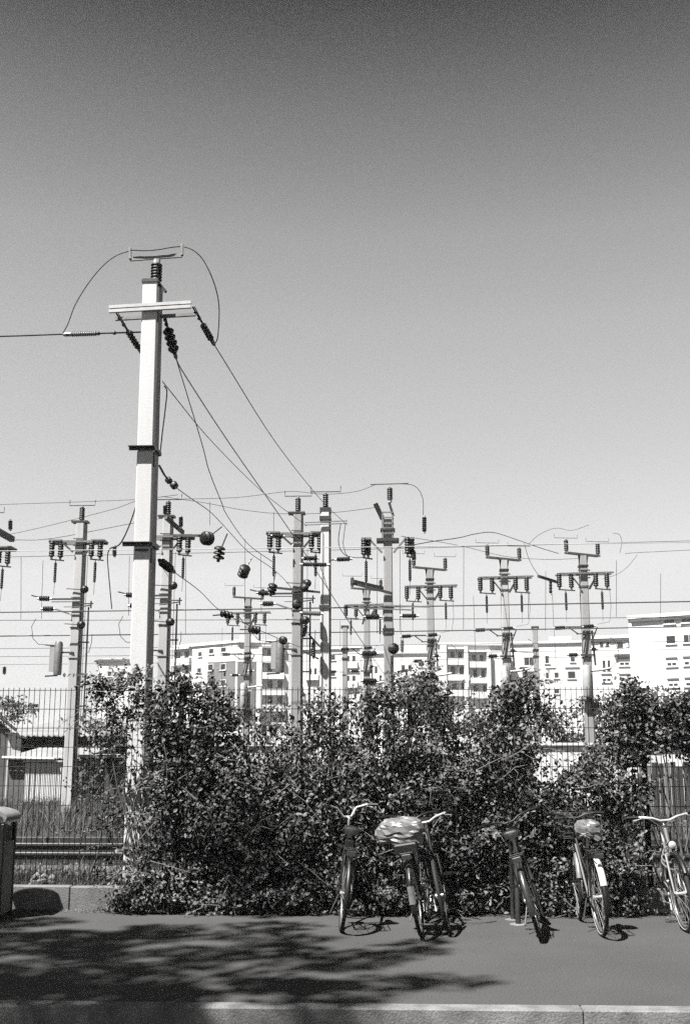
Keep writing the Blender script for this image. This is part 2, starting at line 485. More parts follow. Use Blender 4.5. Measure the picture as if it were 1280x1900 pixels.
def twin(parent, T, x, dx, y, z0, side_rod=True, rodx=None):
    """two ribbed insulators under the arm, a link bar, a slim rod insulator below"""
    for sx in (-1, 1):
        link('insulator', ins_mesh(.42, .078, 6), parent, (x + sx * dx, y + sx * .05, T + z0 - .40))
        f = MB(); cap(f, (x + sx * dx, y + sx * .05, T + z0 - .445), (0, 0, 1), .03, .045)
        cap(f, (x + sx * dx, y + sx * .05, T + z0 - .03), (0, 0, 1), .035, .06)
        f.split('insulator_cap', M['lsteel'], parent)
    b = MB(); b.bar((x - dx - .03, y - .05, T + z0 - .455), (x + dx + .1, y + .06, T + z0 - .475), .03)
    b.build('link_bar', M['dsteel'], parent)
    put_dir('rod_insulator', ins_mesh(.54, .040, 9), parent, (x, y, T + z0 - 1.06), (0, 0, 1))
    b = MB(); b.tube([(x, y, T + z0 - .48), (x, y, T + z0 - .56)], .01, 4); b.tube([(x, y, T + z0 - 1.05), (x - .01, y, T + z0 - 1.38)], .006, 4)
    b.split('drop_rod', M['steel'], parent)

def hins(parent, a, d, h=.28, r_=.070, n=6, m='ins'):
    d = Vector(d).normalized(); a = Vector(a)
    put_dir('insulator', ins_mesh(h, r_, n, m), parent, a, d)
    f = MB(); cap(f, a - d * .05, d, .028, .06); cap(f, a + d * (h - .01), d, .028, .06); f.split('insulator_cap', M['lsteel'], parent)

POLE_GROUP = 'concrete catenary poles in the switching yard behind the fence'

def yard_pole(px, top_py, Y, label, kind='A', m='pole2', flip=1, detail=0, yaw=0.0, w=.21):
    p = at(px, top_py, Y)
    root = empty('catenary_pole', (p.x, p.y, GZ), (0, 0, yaw)); tag(root, label, 'pole', POLE_GROUP)
    T = p.z - GZ
    shaft(root, M[m], T, w + .05, w)
    if kind in 'AC':  # added dark strip: shade of the right-hand face put in as colour
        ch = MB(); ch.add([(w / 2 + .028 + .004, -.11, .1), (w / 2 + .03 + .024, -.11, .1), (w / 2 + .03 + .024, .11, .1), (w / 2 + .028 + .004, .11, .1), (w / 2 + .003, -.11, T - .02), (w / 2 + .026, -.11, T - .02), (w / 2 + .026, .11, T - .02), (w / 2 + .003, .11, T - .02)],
            [(3, 2, 1, 0), (4, 5, 6, 7), (0, 1, 5, 4), (2, 3, 7, 6), (1, 2, 6, 5), (0, 4, 7, 3)]); ch.build('side_shade_strip', M['dsteel'], root)
    y = -.2
    if kind == 'A':
        b = MB(); b.box((-.03, 0, .035), (.42, .26, .05)); b.box((.0, 0, .0), (w + .03, w + .03, .05)); b.build('top_bracket', M['dsteel'], root, loc=(0, 0, T + .01))
        link('insulator', ins_mesh(.36, .075, 6), root, (0, 0, T + .09))
        f = MB(); cap(f, (0, 0, T + .07), (0, 0, 1), .045, .04); cap(f, (0, 0, T + .42), (0, 0, 1), .03, .06); f.split('insulator_cap', M['lsteel'], root)
        busbar(root, (0, 0, T + .49), .67)
        b = MB()
        for yy in (-.19, .19): b.bar((-.78 * flip, yy, T - .5), (.66 * flip, yy, T - .5), .05, .06)
        b.box((-.6 * flip, 0, T - .47), (.34, .5, .035)); b.box((.5 * flip, 0, T - .47), (.34, .5, .035))
        b.split('crossarm', M['steel'], root)
        b = MB()
        b.bar((.14, -.2, T - .88), (.44, -.2, T - .53), .045); b.bar((-.14, -.2, T - .78), (-.42, -.2, T - .53), .045)
        for z in (-.42, -.6, -.74): b.box((0, -.165, T + z), (.30, .03, .018))
        b.split('arm_brace', M['dsteel'], root)
        twin(root, T, -.57, .10, y, -.52); twin(root, T, .46, .10, y, -.52)
        # mid-height arms
        b = MB(); b.bar((-.62, -.2, T - 2.0), (.1, -.2, T - 2.0), .04, .05); b.bar((-.62, -.2, T - 2.07), (.02, -.2, T - 2.07), .02); b.bar((-.95, -.2, T - 1.95), (-1.15, -.2, T - 1.9), .03)
        b.bar((.1, -.2, T - 2.12), (.46, -.2, T - 2.12), .025); b.bar((.1, -.2, T - 2.2), (.4, -.2, T - 2.16), .025); b.bar((.4, -.2, T - 2.24), (.4, -.2, T - 2.05), .03)
        b.split('middle_arm', M['dsteel'], root)
        hins(root, (-.95, -.2, T - 1.98), (1, 0, -.03)); hins(root, (-.84, -.2, T - 2.25), (1, 0, 0))
        b = MB(); b.bar((-.5, -.2, T - 2.26), (-.15, -.2, T - 2.38), .04); b.bar((-.3, -.2, T - 2.2), (.1, -.2, T - 2.2), .02); b.split('steady_arm', M['steel'], root)
        for z, x in ((-1.76, .2), (-2.66, .16)):
            put_dir('insulator', ins_mesh(.30, .10, 3, core=.75), root, (x, -.22, T + z), (.35, -.9, -.1))
            b = MB(); b.bar((-.26, -.18, T + z + .03), (x, -.2, T + z), .02); b.split('insulator_stay', M['dsteel'], root)
        for z in (-1.95, -2.4, -2.72, -3.5): band(root, T + z, w + .02, .02)
        b = MB(); b.tube([(.33, -.16, T - 2.2), (.33, -.16, T - 5.0)], .022, 6); b.build('operating_rod', M['dsteel'], root)
        for z in (-3.1, -3.9, -4.7):
            b = MB(); b.bar((.1, -.16, T + z), (.38, -.16, T + z), .035); b.build('rod_guide', M['dsteel'], root)
        if 500 < px < 580:
            hins(root, (.16, -.25, T - 3.05), (.3, -.6, 1), .30, .075); hins(root, (.42, -.2, T - 3.55), (0, 0, 1), .36, .06)
            b = MB(); b.bar((-.5, -.22, T - 1.86), (.62, -.22, T - 1.98), .05, .06); b.bar((.3, -.22, T - 3.0), (.62, -.22, T - 3.35), .04); b.bar((.14, -.22, T - 3.4), (.55, -.22, T - 3.6), .04); b.split('switch_arm', M['dsteel'], root)
        # surge arrester box hanging on the left
        b = MB(); b.lathe([(.095, 0), (.105, .05), (.105, .78), (.08, .84)], 14, (-.40, -.12, T - 3.92)); b.build('arrester', M['steel'], root, True)
        b = MB(); b.box((-.56, -.1, T - 3.5), (.12, .08, .66)); b.build('arrester_case', M['pole2'], root)
        b = MB(); b.bar((-.75, -.1, T - 3.16), (-.45, -.1, T - 3.18), .03); b.bar((-.72, -.1, T - 3.95), (-.4, -.1, T - 3.93), .035); b.bar((-.3, -.1, T - 3.35), (0, -.17, T - 3.36), .04); b.split('arrester_bracket', M['dsteel'], root)
        b = MB(); b.tube([(.26, -.21, T - .9 - i * .4 ) for i in range(9)], .006, 4); b.tube([(-.9, -.2, T - 1.0), (-.88, -.2, T - 1.9), (-.86, -.2, T - 2.5)], .006, 4)
        b.tube([(-1.0, -.2, T - 2.5), (-1.1, -.2, T - 2.7), (-1.05, -.2, T - 3.0), (-.9, -.2, T - 3.15), (-.72, -.12, T - 3.16)], .008, 4)
        b.tube([(.46, -.2, T - 2.9), (.46, -.2, T - 3.1), (.4, -.2, T - 3.35), (.3, -.2, T - 3.4)], .008, 4); b.split('jumper_cable', M['wire'], root)
    elif kind == 'B':
        ya = .55
        c, s_ = math.cos(ya), math.sin(ya)
        b = MB()
        for o_ in (-.05, .05): b.bar((-.62 * c - o_ * s_, -.62 * s_ + o_ * c, T + .05), (.62 * c - o_ * s_, .62 * s_ + o_ * c, T + .05), .05, .06)
        b.split('head_beam', M['steel'], root)
        b = MB(); b.bar((-.13, -.1, T + .02), (-.08, -.1, T - .28), .05); b.bar((.13, -.1, T + .02), (.08, -.1, T - .28), .05); b.box((0, -.02, T - .3), (w + .06, w + .04, .06)); b.split('head_fork', M['dsteel'], root)
        for sx in (-1, 1):
            link('insulator', ins_mesh(.34, .07, 6), root, (sx * .6 * c, sx * .6 * s_, T + .1))
            f = MB(); cap(f, (sx * .6 * c, sx * .6 * s_, T + .07), (0, 0, 1), .04, .04); cap(f, (sx * .6 * c, sx * .6 * s_, T + .43), (0, 0, 1), .03, .05); f.split('insulator_cap', M['lsteel'], root)
            busbar(root, (sx * .6 * c, sx * .6 * s_, T + .49), .7, .1, .15, .010, 'steel')
        b = MB()
        for yy in (-.19, .17): b.bar((-.8, yy - .05, T - .55), (.86, yy + .08, T - .50), .045, .05)
        b.split('crossarm', M['steel'], root)
        b = MB(); b.bar((.12, -.2, T - 1.0), (.38, -.2, T - .56), .06); b.bar((-.12, -.2, T - .95), (-.4, -.2, T - .58), .035)
        for z in (-.44, -.66): b.box((0, -.165, T + z), (.34, .03, .035))
        b.split('arm_brace', M['dsteel'], root)
        twin(root, T, -.56, .18, y, -.56); twin(root, T, .48, .17, y, -.54)
        hins(root, (-.92, -.2, T - 2.13), (1, 0, .05), .30, .062); hins(root, (-.1, -.25, T - 2.10), (1, 0, 0.08), .30, .062)
        b = MB(); b.bar((-.62, -.2, T - 2.1), (-.1, -.22, T - 2.1), .04, .05); b.bar((-.5, -.2, T - 2.12), (-.25, -.2, T - 2.3), .03); b.bar((-.3, -.2, T - 2.3), (.25, -.2, T - 2.27), .03)
        b.bar((.0, -.2, T - 2.3), (-.12, -.22, T - 2.85), .035); b.bar((.14, -.2, T - 2.2), (.2, -.2, T - 3.2), .05); b.bar((.3, -.2, T - 2.1), (.12, -.2, T - 2.55), .03)
        b.split('middle_arm', M['dsteel'], root)
        hins(root, (-.55, -.2, T - 2.9), (1, 0, .03), .26, .062); hins(root, (.1, -.22, T - 2.74), (1, 0, .02), .14, .05)
        b = MB(); b.box((.0, -.2, T - 2.9), (.42, .05, .05)); b.build('lower_bracket', M['dsteel'], root)
        b = MB(); b.lathe([(.10, 0), (.125, .04), (.125, .84), (.10, .9)], 14, (-.08, -.32, T - 4.1)); b.build('arrester', M['lsteel'], root, True)
        b = MB(); b.tube([(.02, -.3, T - 3.36), (.3, -.3, T - 3.34), (.62, -.3, T - 3.28)], .035, 8); b.build('arrester_arm', M['lsteel'], root, True)
        b = MB(); b.box((0, -.2, T - 4.18), (.5, .3, .05)); b.box((.15, -.2, T - 4.4), (.2, .1, .35)); b.split('lower_shelf', M['dsteel'], root)
        b = MB(); b.tube([(.62, -.3, T - 3.28), (.8, -.3, T - 3.1), (.85, -.3, T - 2.8), (.75, -.3, T - 2.5), (.62, -.3, T - 2.4)], .008, 4)
        b.tube([(-.95, -.2, T - 1.1), (-.94, -.2, T - 2.2), (-.92, -.2, T - 3.3)], .006, 4)
        b.tube([(.7, -.2, T - .95), (.72, -.2, T - 1.5), (.66, -.2, T - 1.95), (.3, -.2, T - 2.02)], .006, 4); b.split('jumper_cable', M['wire'], root)
        for z in (-.3, -.9, -2.05, -2.95): band(root, T + z, w + .02, .022)
    elif kind == 'C':
        b = MB(); b.box((0, 0, 0), (w + .06, w + .06, .12)); b.build('top_bracket', M['dsteel'], root, loc=(0, 0, T + .06))
        link('insulator', ins_mesh(.36, .075, 6), root, (0, 0, T + .14))
        f = MB(); cap(f, (0, 0, T + .47), (0, 0, 1), .03, .06); f.split('insulator_cap', M['lsteel'], root)
        busbar(root, (0, 0, T + .54), .75)
        b = MB(); b.bar((-.5, -.2, T - .28), (.55, -.2, T - .24), .022); b.bar((-.5, -.2, T - .34), (.55, -.2, T - .3), .022); b.split('crossarm', M['steel'], root)
        for z in (-.15, -2.35): band(root, T + z, w + .03, .09)
        hins(root, (.28, -.2, T - 1.2), (1, 0, .03), .34, .06); b = MB(); b.bar((.1, -.2, T - 1.22), (.28, -.2, T - 1.2), .03); b.split('insulator_stay', M['dsteel'], root)
        b = MB()
        for i in range(3): b.tube([(.5, -.2, T - .3), (.44, -.2, T - .8), (.5, -.2, T - 1.05), (.62, -.2, T - 1.2)][i:i + 2], .008, 4)
        b.tube([(-.06, -.17, T - .5), (-.06, -.17, 1)], .008, 4); b.split('jumper_cable', M['wire'], root)
    elif kind == 'E':      # the tall pole with a raised cage at its head
        b = MB()
        for x in (-.13, .13): b.bar((x, -.15, T - .5), (x, -.15, T + .18), .035)
        for z in (.16, .03, -.1, -.23, -.36): b.bar((-.13, -.17, T + z), (.13, -.17, T + z), .03)
        b.split('head_cage', M['steel'], root)
        b = MB(); b.bar((-.30, -.2, T + .38), (-.12, -.1, T + .0), .11, .05); b.bar((.14, -.1, T + .08), (.04, -.1, T + .42), .06); b.box((0, 0, T - .52), (.55, .4, .07)); b.box((0, 0, T - .26), (.36, .36, .05)); b.split('head_bracket', M['dsteel'], root)
        link('insulator', ins_mesh(.32, .075, 6), root, (.06, -.1, T + .48)); f = MB(); cap(f, (.06, -.1, T + .42), (0, 0, 1), .05, .07); f.split('insulator_cap', M['lsteel'], root)
        b = MB(); b.bar((-.42, -.1, T + .88), (.52, -.1, T + .9), .02); b.build('busbar', M['dsteel'], root)
        b = MB(); b.bar((-.14, -.2, T - .85), (-.42, -.2, T - .55), .045); b.bar((.14, -.2, T - .85), (.42, -.2, T - .52), .045); b.split('arm_brace', M['steel'], root)
        b = MB(); b.bar((-.65, -.2, T - .5), (-.4, -.2, T - .5), .05, .1); b.bar((.4, -.2, T - .5), (.65, -.2, T - .5), .05, .1); b.split('crossarm', M['steel'], root)
        twin(root, T, -.53, .05, y, -.52); twin(root, T, .53, .05, y, -.50)
        b = MB(); b.bar((-.9, -.2, T - 2.12), (1.0, -.2, T - 2.18), .035, .04); b.bar((-.9, -.25, T - 2.2), (.6, -.25, T - 2.26), .03, .04); b.split('middle_arm', M['steel'], root)
        hins(root, (-.55, -.25, T - 2.42), (1, 0, 0), .34, .07); hins(root, (.32, -.25, T - 2.4), (1, 0, 0), .36, .055); hins(root, (-.64, -.25, T - 3.3), (1, 0, 0), .36, .065)
        b = MB(); b.lathe([(.06, 0), (.13, .03), (.13, .1), (.05, .16)], 14, (.1, -.32, T - 3.2), (.25, -1, .1)); b.build('insulator', M['ins'], root, True)
        b = MB(); b.bar((.08, -.22, T - 3.35), (.08, -.22, T - 4.9), .07); b.build('switch_rod', M['dsteel'], root)
        b = MB(); b.bar((-.9, -.3, T - 1.6), (.1, -.2, T - 1.85), .06, .05); b.bar((-.5, -.25, T - 2.1), (-.62, -.25, T - 2.6), .04); b.bar((-.16, -.3, T - 4.05), (-.62, -.3, T - 4.0), .05); b.bar((.2, -.3, T - 3.75), (.45, -.3, T - 3.7), .06, .16); b.bar((-.6, -.3, T - 4.35), (.7, -.3, T - 4.3), .04); b.split('switch_arm', M['dsteel'], root)
        hins(root, (-.62, -.3, T - 3.95), (1, 0, 0), .34, .07); hins(root, (.42, -.3, T - 4.2), (0, 0, 1), .4, .06, 7, 'grey_ins')
        for z in (-2.15, -2.7, -2.8, -4.3, -4.5, -4.7): band(root, T + z, w + .03, .035)
        b = MB(); b.tube([(.8, -.2, T - 1.7), (.72, -.2, T - 1.9), (.6, -.2, T - 2.1)], .008, 4); b.split('jumper_cable', M['wire'], root)
    else:                  # 'D' plain mast with two bands and a strain insulator
        b = MB(); b.box((0, 0, 0), (w + .12, w + .06, .12)); b.build('top_bracket', M['dsteel'], root, loc=(0, 0, T + .03))
        for z in (-1.0, -1.3): band(root, T + z, w + .03, .06)
        hins(root, (-.8, -.2, T - 1.85), (1, 0, 0), .45, .06); b = MB(); b.bar((-1.1, -.2, T - 1.84), (.0, -.2, T - 1.88), .02); b.bar((-1.6, -.2, T - 1.05), (-.1, -.2, T - 1.15), .03); b.split('insulator_stay', M['dsteel'], root)
    return root

YP = [
    (-17, 985, 29.0, 'concrete switch pole whose insulators hang into the photo at its left edge', 'A', 'pole2'),
    (152, 972, 28.7, 'grey concrete switch pole with dark side standing in front of the corrugated shed', 'A', 'pole3'),
    (312, 962, 28.0, 'concrete switch pole just right of the tall white pole', 'A', 'pole3'),
    (553, 956, 27.7, 'concrete switch pole directly left of the bright slim pole', 'A', 'pole2'),
    (604, 952, 27.4, 'bright slim pole with one ribbed insulator on its flat top', 'C', 'pole'),
    (719, 965, 27.4, 'tall grey pole with a rung cage at its head', 'E', 'pole2'),
    (461, 1112, 43.0, 'small distant switch pole in front of the grey apartment block', 'B', 'pole2'),
    (680, 1096, 40.7, 'distant switch pole half hidden left of the pole with the rung cage', 'B', 'pole2'),
    (797, 1058, 35.8, 'grey switch pole with slanting head beam right of the rung cage pole', 'B', 'pole2'),
    (934, 1040, 34.0, 'pale switch pole between the white balcony block and the striped hut fence', 'B', 'pole3'),
    (1080, 1032, 33.0, 'sturdy switch pole above the white container with dark slanting head beam', 'B', 'pole2'),
    (992, 1166, 53.0, 'plain thin distant mast with two dark bands', 'D', 'pole2'),
    (640, 1165, 48.0, 'farthest thin mast behind the bright slim pole', 'D', 'pole2'),
]
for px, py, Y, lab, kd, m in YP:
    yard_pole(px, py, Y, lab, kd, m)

# ------------------------------------------------------------------ the tall white pole by the fence
MY = 13.4
mp_ = at(283, 530, MY)
mroot = empty('tall_pole', (at(251, 1600, MY).x, MY, GZ)); tag(mroot, 'tall white square concrete pole with crossarm and top insulator', 'pole')
ox = mroot.location.x
H = mp_.z - GZ
def ML(px, py, dy=0.0):
    p = at(px, py, MY + dy); return Vector((p.x - ox, dy, p.z - GZ))
mbm = MB()
lo = 0.215; hi = 0.192
topx = mp_.x - ox
vs_ = []
b_ = .014
for z, w, cx in ((0, lo, 0), (H, hi, topx)):
    h = w / 2
    e = .145 if z == 0 else .13
    vs_ += [(cx - h + b_, -e, z), (cx + h - b_, -e, z), (cx + h, -e + b_, z), (cx + h, e - b_, z), (cx + h - b_, e, z), (cx - h + b_, e, z), (cx - h, e - b_, z), (cx - h, -e + b_, z)]
mbm.add(vs_, [tuple(range(7, -1, -1)), tuple(range(8, 16))] + [(i, (i + 1) % 8, 8 + (i + 1) % 8, 8 + i) for i in range(8)])
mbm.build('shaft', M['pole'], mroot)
def cx_at(z): return topx * z / H
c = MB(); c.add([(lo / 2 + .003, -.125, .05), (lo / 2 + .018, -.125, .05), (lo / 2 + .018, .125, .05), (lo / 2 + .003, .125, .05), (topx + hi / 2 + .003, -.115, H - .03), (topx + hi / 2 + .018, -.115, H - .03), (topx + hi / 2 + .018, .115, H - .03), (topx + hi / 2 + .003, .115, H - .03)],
    [(3, 2, 1, 0), (4, 5, 6, 7), (0, 1, 5, 4), (2, 3, 7, 6), (1, 2, 6, 5), (0, 4, 7, 3)]); c.build('side_shade_strip', M['dsteel'], mroot)  # dark strip laid over the right face to stand for its shade
c = MB(); c.bbox((topx, 0, H + .02), (.215, .285, .05), .01); c.build('top_plate', M['dsteel'], mroot)
c = MB(); c.bar((topx + .1, -.05, H - .0), (topx + .2, -.12, H - .14), .03); c.build('top_lug', M['dsteel'], mroot)
ip = ML(290, 524)
link('insulator', ins_mesh(.26, .075, 6), mroot, (ip.x, 0, H + .05))
c = MB(); cap(c, (ip.x, 0, H + .30), (0, 0, 1), .045, .05); c.split('insulator_cap', M['lsteel'], mroot)
a, b2 = ML(242, 481), ML(338, 474)
c = MB(); c.bar(a, b2, .05, .03); c.build('busbar', M['steel'], mroot)
c = MB(); c.bar(a, ML(241.5, 460), .03, .05); c.bar(b2, ML(338, 453), .03, .05); c.split('busbar_end', M['steel'], mroot)
ca, cb = ML(203, 574, -.16), ML(355, 565, -.16)
for dz in (.027, -.027):
    c = MB(); c.bar(ca + Vector((0, 0, dz)), cb + Vector((0, 0, dz)), .04, .04); c.split('crossarm', M['lsteel'], mroot)
c = MB()
c.bar(ca + Vector((0, .33, 0)), cb + Vector((0, .33, 0)), .04, .04); c.build('rear_crossarm', M['steel'], mroot)
for py in (578,):
    zz = ML(285, py).z
for py, ext in ((838, .14), (1014, .22)):
    q = ML(270, py)
    w = .213
    c = MB(); cx = cx_at(q.z)
    c.box((cx - ext * .25, -.156, q.z), (w + .03 + ext * .5, .02, .045)); c.box((cx - ext * .25, -.19, q.z + .018), (w + .03 + ext * .5, .07, .008))
    c.box((cx, .156, q.z), (w + .03, .02, .045)); c.box((cx + w / 2 + .032, 0, q.z), (.02, .291, .045))
    c.build('clamp_band', M['dsteel'], mroot)
c = MB(); q = ML(272, 1024); c.bar(q + Vector((-.1, -.15, 0)), q + Vector((.05, -.15, 0)), .025); c.build('clamp_bolt', M['dsteel'], mroot)

def strain(name, label, a, b, r_=.06, n=6, m='ins', lead=.45, cat='insulator', grp='strain insulators hung on the wires of the tall white pole'):
    """a strain insulator from a to b in the world: shackle rods, ribbed body, clamp"""
    a = Vector(a); b = Vector(b); d = b - a; L = d.length; dn = d.normalized()
    root = empty(name, a); tag(root, label, cat, grp)
    t = MB(); t.tube([(0, 0, 0), dn * (L * lead)], .011, 5); t.tube([Vector((.025, 0, 0)), dn * (L * lead) + Vector((.012, 0, 0))], .007, 4)
    for q in (.25, .6, .95): t.lathe([(.02, 0), (.028, .02), (.02, .04)], 8, dn * (L * lead * q), dn)
    t.build('shackle', M['dsteel'], root)
    put_dir('insulator_body', ins_mesh(L * (.88 - lead), r_, n, m, .7), root, dn * (L * lead), dn)
    t = MB(); t.lathe([(.028, 0), (.028, .07), (.015, .1)], 8, dn * (L * .87), dn); t.build('clamp', M['steel'], root)
    return root

strain('strain_insulator', 'slim dark strain insulator hanging from the left tip of the crossarm', at(215, 579, MY - .1), at(264, 656, MY + .35), .045)
strain('strain_insulator', 'slim strain insulator hanging from the right tip of the crossarm', at(357, 568, MY - .1), at(398, 640, MY + .5), .045)
strain('strain_insulator', 'thick black strain insulator close behind the white pole below its crossarm', at(304, 585, MY + .2), at(327, 664, MY + .7), .075, 4, lead=.3)
strain('strain_insulator', 'black strain insulator at the pole shaft level with the lowest clamp band', at(294, 1038, MY + .2), at(322, 1060, MY + .6), .055, 5, lead=.2)
strain('strain_insulator', 'long horizontal finned insulator on the wire left of the pole head', at(267, 616, MY - .05), at(112, 621, MY - .1), .035, 12, 'grey_ins', lead=.55)

# ------------------------------------------------------------------ wires
wn_ = [0]
def wire_thing(label, pts, r_=.008, m='wire', n=4, name='overhead_wire', sub=6, cat='wire', sag=True):
    P3 = [at(*q) for q in pts]
    if len(P3) > 2:                       # smooth through the points
        Q = [P3[0] * 2 - P3[1]] + P3 + [P3[-1] * 2 - P3[-2]]; out = []
        for i in range(1, len(Q) - 2):
            p0, p1, p2, p3 = Q[i - 1], Q[i], Q[i + 1], Q[i + 2]
            for k in range(sub):
                t = k / sub
                out.append(.5 * ((2 * p1) + (p2 - p0) * t + (2 * p0 - 5 * p1 + 4 * p2 - p3) * t * t + (3 * p1 - p0 - 3 * p2 + p3) * t ** 3))
        out.append(P3[-1]); P3 = out
    o0 = P3[0].copy()
    mb = MB().tube([p - o0 for p in P3], r_, n)
    o = mb.build(name, M[m], None, loc=o0)
    return tag(o, label, cat, 'overhead wires of the railway yard')

wt = wire_thing
wt('black jumper wire arching from the left end of the pole-top bar', [(239, 466, 13.3), (217, 474, 13.3), (196, 489, 13.3), (174, 513, 13.3), (155, 540, 13.3), (139, 568, 13.3), (127, 600, 13.3), (117, 619, 13.3)], .007)
wt('black jumper wire arching from the right end of the pole-top bar', [(342, 458, 13.4), (358, 464, 13.4), (374, 478, 13.4), (388, 502, 13.4), (399, 530, 13.5), (405, 555, 13.6), (407, 580, 13.7), (405, 618, 13.8), (402, 633, 13.85), (396, 639, 13.9)], .007)
wt('thin wire resting across the two upturned ends of the pole-top bar', [(242, 464, 13.35), (270, 465, 13.35), (295, 463, 13.35), (318, 459, 13.35), (340, 457, 13.4)], .008)
wt('wire leaving the photo to the left from the long finned insulator', [(117, 620, 13.3), (0, 624, 13.3), (-260, 630, 13.2)], .011)
wt('black wire running from the right crossarm tip down to the bright slim pole', [(398, 640, 13.9), (511, 820, 19), (596, 928, 25), (644, 974, 27.2)], .008)
wt('black wire running from the white pole shaft down to the bright slim pole', [(302, 708, 13.5), (394, 820, 17.5), (492, 917, 23), (569, 976, 27.2)], .008)
wt('pale wire slanting from the pole head down behind the bright slim pole', [(326, 664, 14.1), (344, 697, 14.5), (424, 820, 17), (517, 954, 20.5), (560, 1018, 22.5), (613, 1100, 25.5), (661, 1175, 29), (720, 1262, 33)], .011, 'lwire')
wt('thin dark wire dropping steeply from the thick black strain insulator', [(329, 672, 14), (374, 820, 15), (388, 873, 15.6), (410, 929, 16.5), (422, 957, 17.2), (460, 1009, 19), (505, 1042, 21)], .007)
wt('short black cable from the white pole shaft to the pair of black discs', [(296, 864, 13.6), (306, 882, 14), (315, 892, 14.3)], .016)
wt('wire continuing from the pair of black discs to the hanging disc strings', [(326, 904, 14.5), (352, 923, 15.2), (388, 948, 16), (414, 974, 16.8), (460, 1023, 19), (508, 1057, 20.5), (536, 1085, 23), (552, 1110, 26)], .007)
wt('wire from the black insulator by the lowest clamp down to the small discs', [(320, 1059, 14), (370, 1096, 15.5), (410, 1134, 18), (461, 1160, 20.5), (525, 1188, 24), (560, 1202, 27)], .007)
wt('loop of wire hanging beside the white pole shaft under the upper wire', [(305, 716, 13.6), (310, 726, 13.6), (307, 760, 13.6), (302, 800, 13.6), (297, 846, 13.6)], .008)
wt('thick cable curving down left of the white pole to the contact wire', [(256, 928, 26), (244, 965, 26), (231, 996, 26), (220, 1012, 26.2), (205, 1018, 26.5), (200, 1034, 27), (203, 1075, 27), (208, 1130, 27)], .017)
# long lines parallel to the tracks
wt('highest long wire crossing from the left edge to the pole-top bars', [(-60, 938, 28.6), (128, 932, 28.6), (256, 927, 28.3), (336, 926, 28), (440, 923, 28), (537, 912, 27.7), (600, 917, 27.5), (660, 912, 27.4), (697, 899, 27.3)], .007)
wt('wire rising from the left edge pole to the white pole', [(-40, 1000, 29), (50, 985, 29), (206, 946, 28.5), (256, 929, 27), (330, 918, 26)], .007)
wt('wire climbing gently from the left between the switch poles', [(25, 1002, 29), (98, 999, 29), (256, 969, 28.4), (300, 962, 28.2)], .008)
wt('sagging wire between the second switch pole and the bright slim pole', [(300, 921, 28), (380, 933, 28), (450, 946, 28), (520, 953, 27.8), (604, 952, 27.6), (680, 944, 27.4), (705, 939, 27.4)], .007)
wt('arching jumper wire right of the pole with the rung cage', [(697, 899, 27.4), (750, 898, 27.4), (772, 904, 27.4), (784, 925, 27.4), (785, 960, 27.4)], .008)
wt('wire swooping between the rung cage pole and the pale switch pole', [(740, 1016, 27.6), (800, 1005, 30), (850, 998, 32), (880, 991, 33.5), (915, 988, 34), (960, 1002, 33.7), (1000, 1016, 33.4), (1036, 1027, 33.1)], .012)
wt('thin wire crossing at the heads of the three right hand poles', [(744, 995, 27.5), (800, 1003, 30), (860, 1014, 32), (936, 1032, 34), (1010, 1038, 33.5), (1080, 1036, 33)], .007)
wt('short jumper wire looping up left of the sturdy switch pole', [(980, 1010, 33.4), (1000, 992, 33.4), (1030, 980, 33.3), (1060, 984, 33), (1092, 974, 33)], .008)
wt('jumper wire curling down right of the sturdy switch pole', [(1136, 989, 33), (1148, 992, 33), (1153, 1006, 33), (1149, 1026, 33)], .007)
wt('wire dropping from the right edge to the lower insulators of the sturdy pole', [(1290, 1020, 33), (1172, 1026, 33), (1160, 1028, 33)], .007)
wt('cable hanging in a curve from the far right wire to the twin insulators', [(1182, 1029, 33), (1165, 1050, 33), (1145, 1065, 33), (1118, 1074, 33)], .007)
wt('cable hanging from the pale switch pole to the lone slanting arm', [(972, 1008, 33.6), (980, 1035, 33.5), (990, 1055, 33.5), (1000, 1069, 33.5)], .008)
wt('cable sagging between the slim pole insulator and the rung cage pole', [(632, 972, 27.3), (628, 1000, 27.3), (632, 1020, 27.3), (645, 1032, 27.2), (672, 1034, 27.2), (682, 1020, 27.2)], .010)
HW = [
    ('pale contact wire at the height of the twin insulators', 1022, 1006, 26, 'lwire', .009),
    ('dark wire passing just under the twin insulators across the whole photo', 1034, 1003, 30, 'wire', .008),
    ('thick dark contact wire crossing below the rod insulators', 1136, 1116, 28.2, 'wire', .015),
    ('dark contact wire running just beneath the thick contact wire', 1150, 1146, 31, 'wire', .009),
    ('dark contact wire crossing above the apartment roofs', 1180, 1163, 29.5, 'wire', .014),
    ('thin wire passing at the level of the arrester tops', 1203, 1190, 34, 'wire', .008),
    ('thin wire passing across the arrester cylinders', 1218, 1205, 36, 'wire', .008),
    ('lowest thin wire just above the hedge tops', 1233, 1216, 38, 'wire', .007),
]
for lab, yl, yr, Y, m, r_ in HW:
    wt(lab, [(-60, yl + 1, Y), (640, (yl + yr) / 2 + 1.5, Y), (1340, yr - 1, Y)], r_, m)
